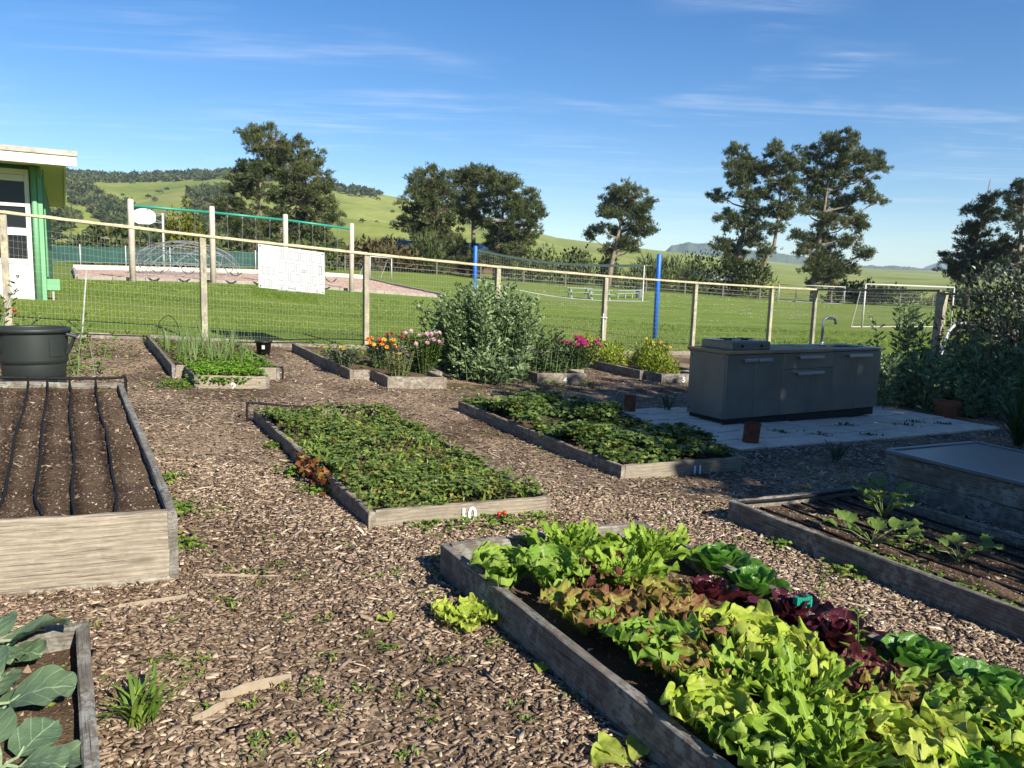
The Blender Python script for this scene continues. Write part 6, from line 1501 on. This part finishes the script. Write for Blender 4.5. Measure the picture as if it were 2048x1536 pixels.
# reddish leaves spilling over the left board of bed ten
REDL = leafmat('red_leaves', [(0, (.10, .03, .015)), (.5, (.26, .08, .03)), (1, (.30, .22, .05))], .4, .45, .4, 10, .3)
pts = [(1.45+random.gauss(0, .035), 5.25+random.gauss(0, .22)) for _ in range(90)]; q_ = np.array(pts); X = CA*q_[:, 0]-SA*q_[:, 1]; Y = SA*q_[:, 0]+CA*q_[:, 1]
n_ = len(X); V, F = cards(np.stack([X, Y, terr(X, Y)+rng.uniform(.06, .18, n_)], 1), dirs(n_, .2), dirs(n_, .6), rng.uniform(.04, .07, n_), .045); o = np_obj('red_leaved_seedlings', V, F, REDL, tint=np.repeat(rng.random(n_), 5)); tag(o, 'reddish leaves spilling over the left board of bed ten', 'plants', None, 'stuff')

# ---- bed two: onions and chickweed
ONION = leafmat('onion_green', [(0, (.07, .13, .04)), (.5, (.14, .21, .07)), (1, (.26, .29, .12))], .3, .5, .3, 6, .3)
on0 = None
for k in range(34):
    u = 1.22+.17*(k % 6)+random.uniform(-.04, .04); v = 10.25+.42*(k//6)+random.uniform(-.12, .12); c0 = W(u, v, .12)
    if on0 is None or k % 7 == 0:
        m_ = MB()
        for j in range(5): a = random.uniform(0, 6.28); l_ = random.uniform(.25, .48); m_.tube([c0, c0+Vector((math.cos(a)*.02, math.sin(a)*.02, l_*.5)), c0+Vector((math.cos(a)*.08, math.sin(a)*.08, l_))], [.006, .005, .001], 4)
        on0 = solo('onion', m_, ONION, c0, 'thin upright onion growing in the stepped bed two', 'onion', 'onions in bed two')
    else: copy_tree(on0, c0, random.uniform(0, 6.28))
CHICK = leafmat('chickweed', [(0, (.06, .14, .012)), (.5, (.12, .24, .02)), (1, (.22, .36, .04))], .35, .5, .3, 6, .3)
X, Y, Z = in_bed(1.1, 2.3, 10.0, 12.8, 2600, .12, lambda u, v, X, Y: np.clip(1.3*np.exp(-((u-2.05)/.35)**2-((v-10.2)/.9)**2)+.22, 0, 1)); X2, Y2, Z2 = in_bed(1.22, 2.0, 9.22, 10.0, 1100, .125)
pts = [(1.5+random.gauss(0, .2), 9.19+random.gauss(0, .03)) for _ in range(120)]; q_ = np.array(pts); X3 = CA*q_[:, 0]-SA*q_[:, 1]; Y3 = SA*q_[:, 0]+CA*q_[:, 1]
trifoliate(np.concatenate([X, X2, X3]), np.concatenate([Y, Y2, Y3]), np.concatenate([Z, Z2+.03, terr(X3, Y3)+.08]), .036, .075, CHICK, 'chickweed', 'bright green chickweed spreading over bed two', 'weeds', .6, .55, .75)
# bed three back: sparse seedlings
X, Y, Z = in_bed(3.3, 4.5, 10.4, 12.9, 240, .12); trifoliate(X, Y, Z, .05, .1, CHICK, 'bed_seedlings', 'sparse seedlings in the soil of bed three', 'seedlings', .6, .4, .6)
X, Y, Z = in_bed(6.0, 7.25, 10.4, 12.9, 700, .12); trifoliate(X, Y, Z, .05, .16, STRAW, 'bed_greens', 'dark leafy greens around the flowers of bed four', 'plants', .6, .3, .6)

# ---- fava bean bushes
FAVA = leafmat('fava_leaf', [(0, (.065, .11, .042)), (.45, (.135, .20, .08)), (.8, (.215, .285, .13)), (1, (.32, .38, .20))], .25, .45, .45, 6, .25)
FSTEM = plain('fava_stem', (.10, .15, .06), .6, 0, .2, 5, 0)
def fava(cx_, cy_, specs, label, leaf=.09, gap=.05, name='fava_bean_bush', mat=FAVA, per=6):
    """specs: list of (dx, dy, height, lean) stems"""
    z0 = tz(cx_, cy_); o = thing(name, (cx_, cy_, z0), label, 'bush'); m_ = MB(); P, A, N_, Ls = [], [], [], []
    for (dx_, dy_, h_, lx, ly) in specs:
        b0 = Vector((cx_+dx_, cy_+dy_, tz(cx_+dx_, cy_+dy_))); b1 = b0+Vector((lx*.4, ly*.4, h_*.55)); b2 = b0+Vector((lx, ly, h_))
        m_.tube([b0, b1, b2], [.008, .006, .003], 4, False)
        nn = int(h_*.92/gap)
        for k in range(nn):
            t = .03+.97*(k+random.random()*.6)/nn; c0 = (b0*(1-t)**2+b1*2*t*(1-t)+b2*t*t) if False else (b0.lerp(b1, t*2) if t < .5 else b1.lerp(b2, t*2-1))
            a = random.uniform(0, 6.28); dv = np.array([math.cos(a), math.sin(a), .5+.35*t])
            for j in range(per):
                f = .25+.75*(j//2+1)/(per/2); sd = (1 if j % 2 else -1)*.75
                a2 = a+sd; P.append(np.array(c0)+dv*leaf*.95*f); A.append((math.cos(a2), math.sin(a2), random.uniform(.0, .9)+.5*t)); N_.append((random.gauss(.2, .9), random.gauss(-.35, .9), .8)); Ls.append(leaf*random.uniform(.65, 1.15)*(1.05-.25*t))
    part('stems', m_, FSTEM, o); n = len(P); Ls = np.array(Ls)
    V, F = cards(np.array(P), np.array(A), np.array(N_), Ls, Ls*.46, .14, .1, .5)
    np_obj('leaves', V, F, mat, tint=np.repeat(np.clip(rng.normal(.5, .18, n), 0, 1), 5), parent=o)
sp1 = []
for k in range(120):
    a = random.uniform(0, 6.28); r_ = math.sqrt(random.random()); dx_, dy_ = r_*.56*math.cos(a), r_*.5*math.sin(a)
    sp1.append((dx_, dy_, random.uniform(.95, 1.5)*(1-.18*r_*r_), dx_*.5+random.gauss(0, .05), dy_*.4))
fava(-.36, 12.0, sp1, 'big grey green fava bean bush in the middle by the fence')
sp2 = [(random.gauss(0, .16), random.gauss(0, .15), random.uniform(.7, 1.1), random.gauss(-.12, .12), random.gauss(0, .06)) for _ in range(22)]
fava(-1.02, 12.1, sp2, 'smaller fava bean bush leaning left of the big one')
sp3 = [(random.gauss(0, .22), random.gauss(0, .12), random.uniform(.25, .5), random.gauss(0, .15), random.gauss(-.1, .08)) for _ in range(26)]
fava(-.30, 11.25, sp3, 'low fava bean stems sprawling at the foot of the big bush', .10)
sp4 = [(random.gauss(0, .2), random.gauss(0, .15), random.uniform(.45, .85), random.gauss(.05, .12), random.gauss(0, .06)) for _ in range(24)]
fava(.45, 12.45, sp4, 'dark leafy plants between the fava bush and magenta flowers', .075, mat=leafmat('dark_bean_leaf', [(0, (.02, .045, .012)), (1, (.07, .12, .035))], .25, .45, .4, 6, .3))
# right hand side, mostly in shade
for i, (X, Y, n_, h0, h1, s_, l_) in enumerate(((6.0, 11.7, 34, .5, .85, .38, 'shaded fava bean plants right behind the counter end'), (6.9, 12.2, 34, .6, .95, .40, 'shaded fava bean plants right of the counter'), (6.35, 12.6, 12, 1.2, 1.6, .13, 'tall sunlit fava bean stem right of the counter'), (6.75, 11.2, 30, .35, .6, .4, 'low shaded fava beans at the patio edge'), (7.9, 11.9, 34, .8, 1.2, .38, 'fava bean plants in front of the dark shrub at right'), (8.9, 12.1, 24, 1.2, 1.6, .26, 'tall fava bean stems lit near the right edge'), (8.2, 11.0, 30, .5, .9, .45, 'shaded low bean plants at the right edge'))):
    fava(X, Y, [(random.gauss(0, s_), random.gauss(0, s_*.8), random.uniform(h0, h1), random.gauss(0, .1), random.gauss(0, .08)) for _ in range(n_)], l_, .095)
SILV = leafmat('silver_shrub', [(0, (.022, .035, .016)), (.5, (.06, .078, .04)), (1, (.20, .21, .15))], .2, .4, .5, 4, .3)
shrub(9.45, 14.2, 1.4, 2.4, 'tall dense silvery leaved shrub at the right picture edge', SILV, 9000, .10, .5)
shrub(8.75, 12.9, .9, 1.6, 'dark leafy shrub behind the fava beans at right', SILV, 2600, .10, .4)
shrub(11.3, 16.4, 1.3, 2.7, 'second silvery shrub against the side fence', SILV, 2600, .11, .5)

# ---- flowers
def flower_plant(X, Y, h_, r_, n_st, label, leafm, petals, psize, nfl, zoff=.12, leaf=.07, top_spread=1.0, pom=False):
    z = tz(X, Y)+zoff; o = thing('flower_plant', (X, Y, z), label, 'flowers', 'garden flowers in the stepped beds'); m_ = MB(); tops = []; P, A, N_ = [], [], []
    for k in range(n_st):
        a = random.uniform(0, 6.28); rr = r_*math.sqrt(random.random()); hh = h_*random.uniform(.75, 1.08); b0 = Vector((X+rr*.4*math.cos(a), Y+rr*.4*math.sin(a), z)); b1 = Vector((X+rr*top_spread*math.cos(a), Y+rr*top_spread*math.sin(a), z+hh))
        m_.tube([b0, b0.lerp(b1, .5), b1], [.005, .004, .003], 4, False); tops.append(b1)
        for j in range(int(hh/.022)):
            t = random.random()**.8*.92; c0 = b0.lerp(b1, t); aa = random.uniform(0, 6.28); P.append(tuple(c0)); A.append((math.cos(aa), math.sin(aa), random.uniform(.1, 1.1))); N_.append((0, 0, 1))
    part('stems', m_, FSTEM, o); n = len(P); V, F = cards(np.array(P), np.array(A), np.array(N_, float), leaf*rng.uniform(.6, 1.2, n), leaf*.26); np_obj('leaves', V, F, leafm, tint=np.repeat(np.clip(rng.normal(.5, .2, n), 0, 1), 5), parent=o)
    for i, tpt in enumerate(tops[:nfl]):
        mat = petals[i % len(petals)]; k = 14 if not pom else 40
        an = np.arange(k)*2.399; Nn = np.tile([0, 0, 1.], (k, 1)); face = np.array([.35, -.55, .6])+rng.normal(0, .25, 3); face = face/np.linalg.norm(face); e1 = np.cross(face, [0, 0, 1.]); e1 /= np.linalg.norm(e1); e2 = np.cross(face, e1)
        lift = np.linspace(.0, 1.2, k) if pom else np.full(k, .12)
        Aa = e1[None]*np.cos(an)[:, None]+e2[None]*np.sin(an)[:, None]+face[None]*lift[:, None]; V, F = cards(np.tile(np.array(tpt), (k, 1)), Aa, np.tile(face, (k, 1)), psize*(rng.uniform(.8, 1.1, k)), psize*.42, .05, .1)
        fl = np_obj('flower', V, F, mat, tint=np.repeat(rng.random(k), 5), parent=o)
        if not pom: m_ = MB(); m_.lathe([(0, -.004), (psize*.28, 0), (psize*.2, .008), (0, .012)], Vector(tpt)+Vector(face)*.006, 8); part('eye', m_, EYEM, fl)
EYEM = plain('flower_eye', (.10, .03, .01), .8, 0, .3, 30, 0)
def petal(name, a, b): return leafmat(name, [(0, a), (1, b)], .35, .5, .3, 20, .2)
ORANGE = petal('petal_orange', (.60, .14, .015), (.72, .32, .03)); YELL = petal('petal_yellow', (.66, .36, .03), (.75, .48, .05)); MAROON = petal('petal_maroon', (.20, .012, .03), (.34, .02, .06)); PINK = petal('petal_pink', (.60, .26, .42), (.76, .45, .60)); MAG = petal('petal_magenta', (.30, .012, .10), (.46, .03, .20)); REDP = petal('petal_red', (.36, .015, .02), (.5, .03, .03))
GREYL = leafmat('grey_foliage', [(0, (.06, .085, .05)), (1, (.17, .20, .13))], .25, .6, .2, 6, .3); BRIGHT = leafmat('bright_foliage', [(0, (.06, .12, .015)), (1, (.16, .25, .035))], .35, .5, .3, 6, .3)
flower_plant(-1.9, 11.15, .40, .26, 50, 'orange and red gaillardia flowers at the left of the flower bed', GREYL, [ORANGE, ORANGE, YELL, REDP], .04, 26, leaf=.085)
flower_plant(-1.75, 11.6, .5, .2, 12, 'maroon pompom flowers behind the orange flowers', GREYL, [MAROON, MAROON, REDP], .035, 9, pom=True)
flower_plant(-1.28, 11.05, .54, .34, 64, 'pink clustered flowers on bright leafy stems beside the fava bush', BRIGHT, [PINK], .036, 18, pom=True, leaf=.085)
flower_plant(-2.55, 11.1, .24, .18, 10, 'single yellow orange flower at the left end of the flower bed', GREYL, [YELL], .045, 3)
flower_plant(-1.50, 10.15, .42, .22, 34, 'pale straw coloured drying plant hanging over the flower bed front', leafmat('straw_foliage', [(0, (.16, .17, .05)), (1, (.38, .36, .14))], .3, .6, .2, 8, .3), [YELL], .02, 2, zoff=.05, leaf=.06)
flower_plant(-2.35, 10.75, .26, .25, 30, 'grey green spreading foliage at the left of the flower bed front', GREYL, [YELL], .02, 0, leaf=.1)
flower_plant(1.05, 12.75, .52, .42, 44, 'magenta pompom flowers over dark leaves in bed four', leafmat('dark_flower_leaf', [(0, (.02, .05, .012)), (1, (.08, .14, .03))], .3, .5, .3, 6, .3), [MAG, MAG, petal('petal_deep', (.16, .006, .06), (.28, .012, .10))], .042, 34, pom=True, leaf=.085)
# feathery greens in bed five
FEATH = leafmat('feathery_green', [(0, (.09, .13, .015)), (.5, (.19, .25, .025)), (1, (.34, .36, .05))], .35, .5, .3, 5, .3)
for i, (u, v, r_, h_, l_) in enumerate(((8.75, 11.6, .42, .42, 'bright feathery green herb filling the left of bed five'), (9.05, 10.5, .34, .40, 'bright feathery green herb at the front of bed five'), (9.45, 11.2, .36, .5, 'yellow flowered leafy greens at the right of bed five'), (9.0, 12.6, .5, .45, 'dry topped feathery herb at the back of bed five'))):
    c0 = W(u, v, .13); shrub(c0.x, c0.y, r_, h_, l_, FEATH, 1500, .055, .6, 'feathery_herb', cat='herb')
flower_plant(*W(9.45, 11.0)[:2], .5, .3, 14, 'small yellow flowers above the greens by the counter', BRIGHT, [YELL], .03, 8)
# rose by the left post
ROSE = leafmat('rose_leaf', [(0, (.05, .03, .015)), (.5, (.055, .09, .02)), (1, (.12, .18, .04))], .3, .4, .45, 8, .3)
fava(-5.95, 8.3, [(random.gauss(0, .28), random.gauss(0, .25), random.uniform(.6, 1.25), random.gauss(0, .15), random.gauss(0, .1)) for _ in range(26)], 'red flowering shrub behind the green bin at the left edge', .055, .05, 'rose_bush', ROSE)
flower_plant(-5.55, 8.15, .85, .35, 12, 'red flowers on the shrub behind the green bin', ROSE, [REDP], .03, 8, zoff=.02, pom=True, leaf=.05)
fava(-5.1, 8.75, [(random.gauss(0, .25), random.gauss(0, .2), random.uniform(.45, .75), random.gauss(0, .12), random.gauss(0, .1)) for _ in range(10)], 'light green leafy bush just behind the green bin', .06, .06, 'leafy_bush', BRIGHT)
X, Y = -7.3, 11.2
# sprawling weeds along the fence foot
u = rng.uniform(-2, 16, 900); v = fence_v(u)-.12+rng.normal(0, .1, 900); X = CA*u-SA*v; Y = SA*u+CA*v
A = np.stack([rng.normal(0, .6, 900), rng.normal(0, .6, 900), np.ones(900)], 1); k = snoise(X, Y, 2, 90, 3) > 0; V, F = cards(np.stack([X, Y, terr(X, Y)+.02], 1)[k], A[k], dirs(int(k.sum()), .3), rng.uniform(.06, .22, int(k.sum())), .018); o = np_obj('fence_weeds', V, F, WEED, tint=np.repeat(rng.uniform(.2, 1, int(k.sum())), 5)); tag(o, 'thin weeds growing along the foot of the fence', 'weeds', None, 'stuff')
# weeds in paver joints
for i, (u, v) in enumerate(((7.0, 5.95), (7.35, 5.75), (8.3, 6.1), (9.2, 5.9), (9.6, 6.0), (9.9, 5.8), (8.0, 5.55))):
    c0 = W(u, v, .05); k = 40; V, F = cards(np.tile(np.array(c0), (k, 1))+rng.normal(0, .05, (k, 3))*[1.4, .6, .1], dirs(k, .3), np.tile([0, 0, 1.], (k, 1)), rng.uniform(.03, .06, k), .02)
    o = np_obj('weed_tuft', V, F, IRIS, tint=np.repeat(rng.random(k), 5), loc=c0); tag(o, 'small weed tuft in the paving joints, '+('first', 'second', 'fourth', 'fifth', 'sixth', 'last at right', 'third, nearest the front edge')[i]+' from the near corner', 'weed', 'weeds in the paver joints')

tris = sum(len(o.data.loop_triangles) if o.type == 'MESH' and (o.data.calc_loop_triangles() or True) else 0 for o in scene.objects)
print('objects', len(scene.objects), 'triangles', tris)

# ================================================================== HAZE
m_ = MB()
hx0, hx1, hy0, hy1, hz0, hz1 = -5200, 5200, -60, 6900, -3.0, 210.0
q_ = [(a, b, c_) for c_ in (hz0, hz1) for (a, b) in ((hx0, hy0), (hx1, hy0), (hx1, hy1), (hx0, hy1))]
m_.add(q_, [(3, 2, 1, 0), (4, 5, 6, 7), (0, 1, 5, 4), (1, 2, 6, 5), (2, 3, 7, 6), (3, 0, 4, 7)])
hm = bpy.data.materials.new('haze'); hm.use_nodes = True; ht = hm.node_tree; ht.nodes.clear()
ho = ht.nodes.new('ShaderNodeOutputMaterial'); hv = ht.nodes.new('ShaderNodeVolumePrincipled'); hv.inputs['Color'].default_value = (.62, .78, 1, 1); hv.inputs['Density'].default_value = .00011; hv.inputs['Anisotropy'].default_value = .0
ht.links.new(hv.outputs[0], ho.inputs['Volume'])
hz = solo('haze', m_, hm, (0, 0, 0)); tag(hz, 'thin pale air haze over the far hills', 'haze', None, 'stuff')
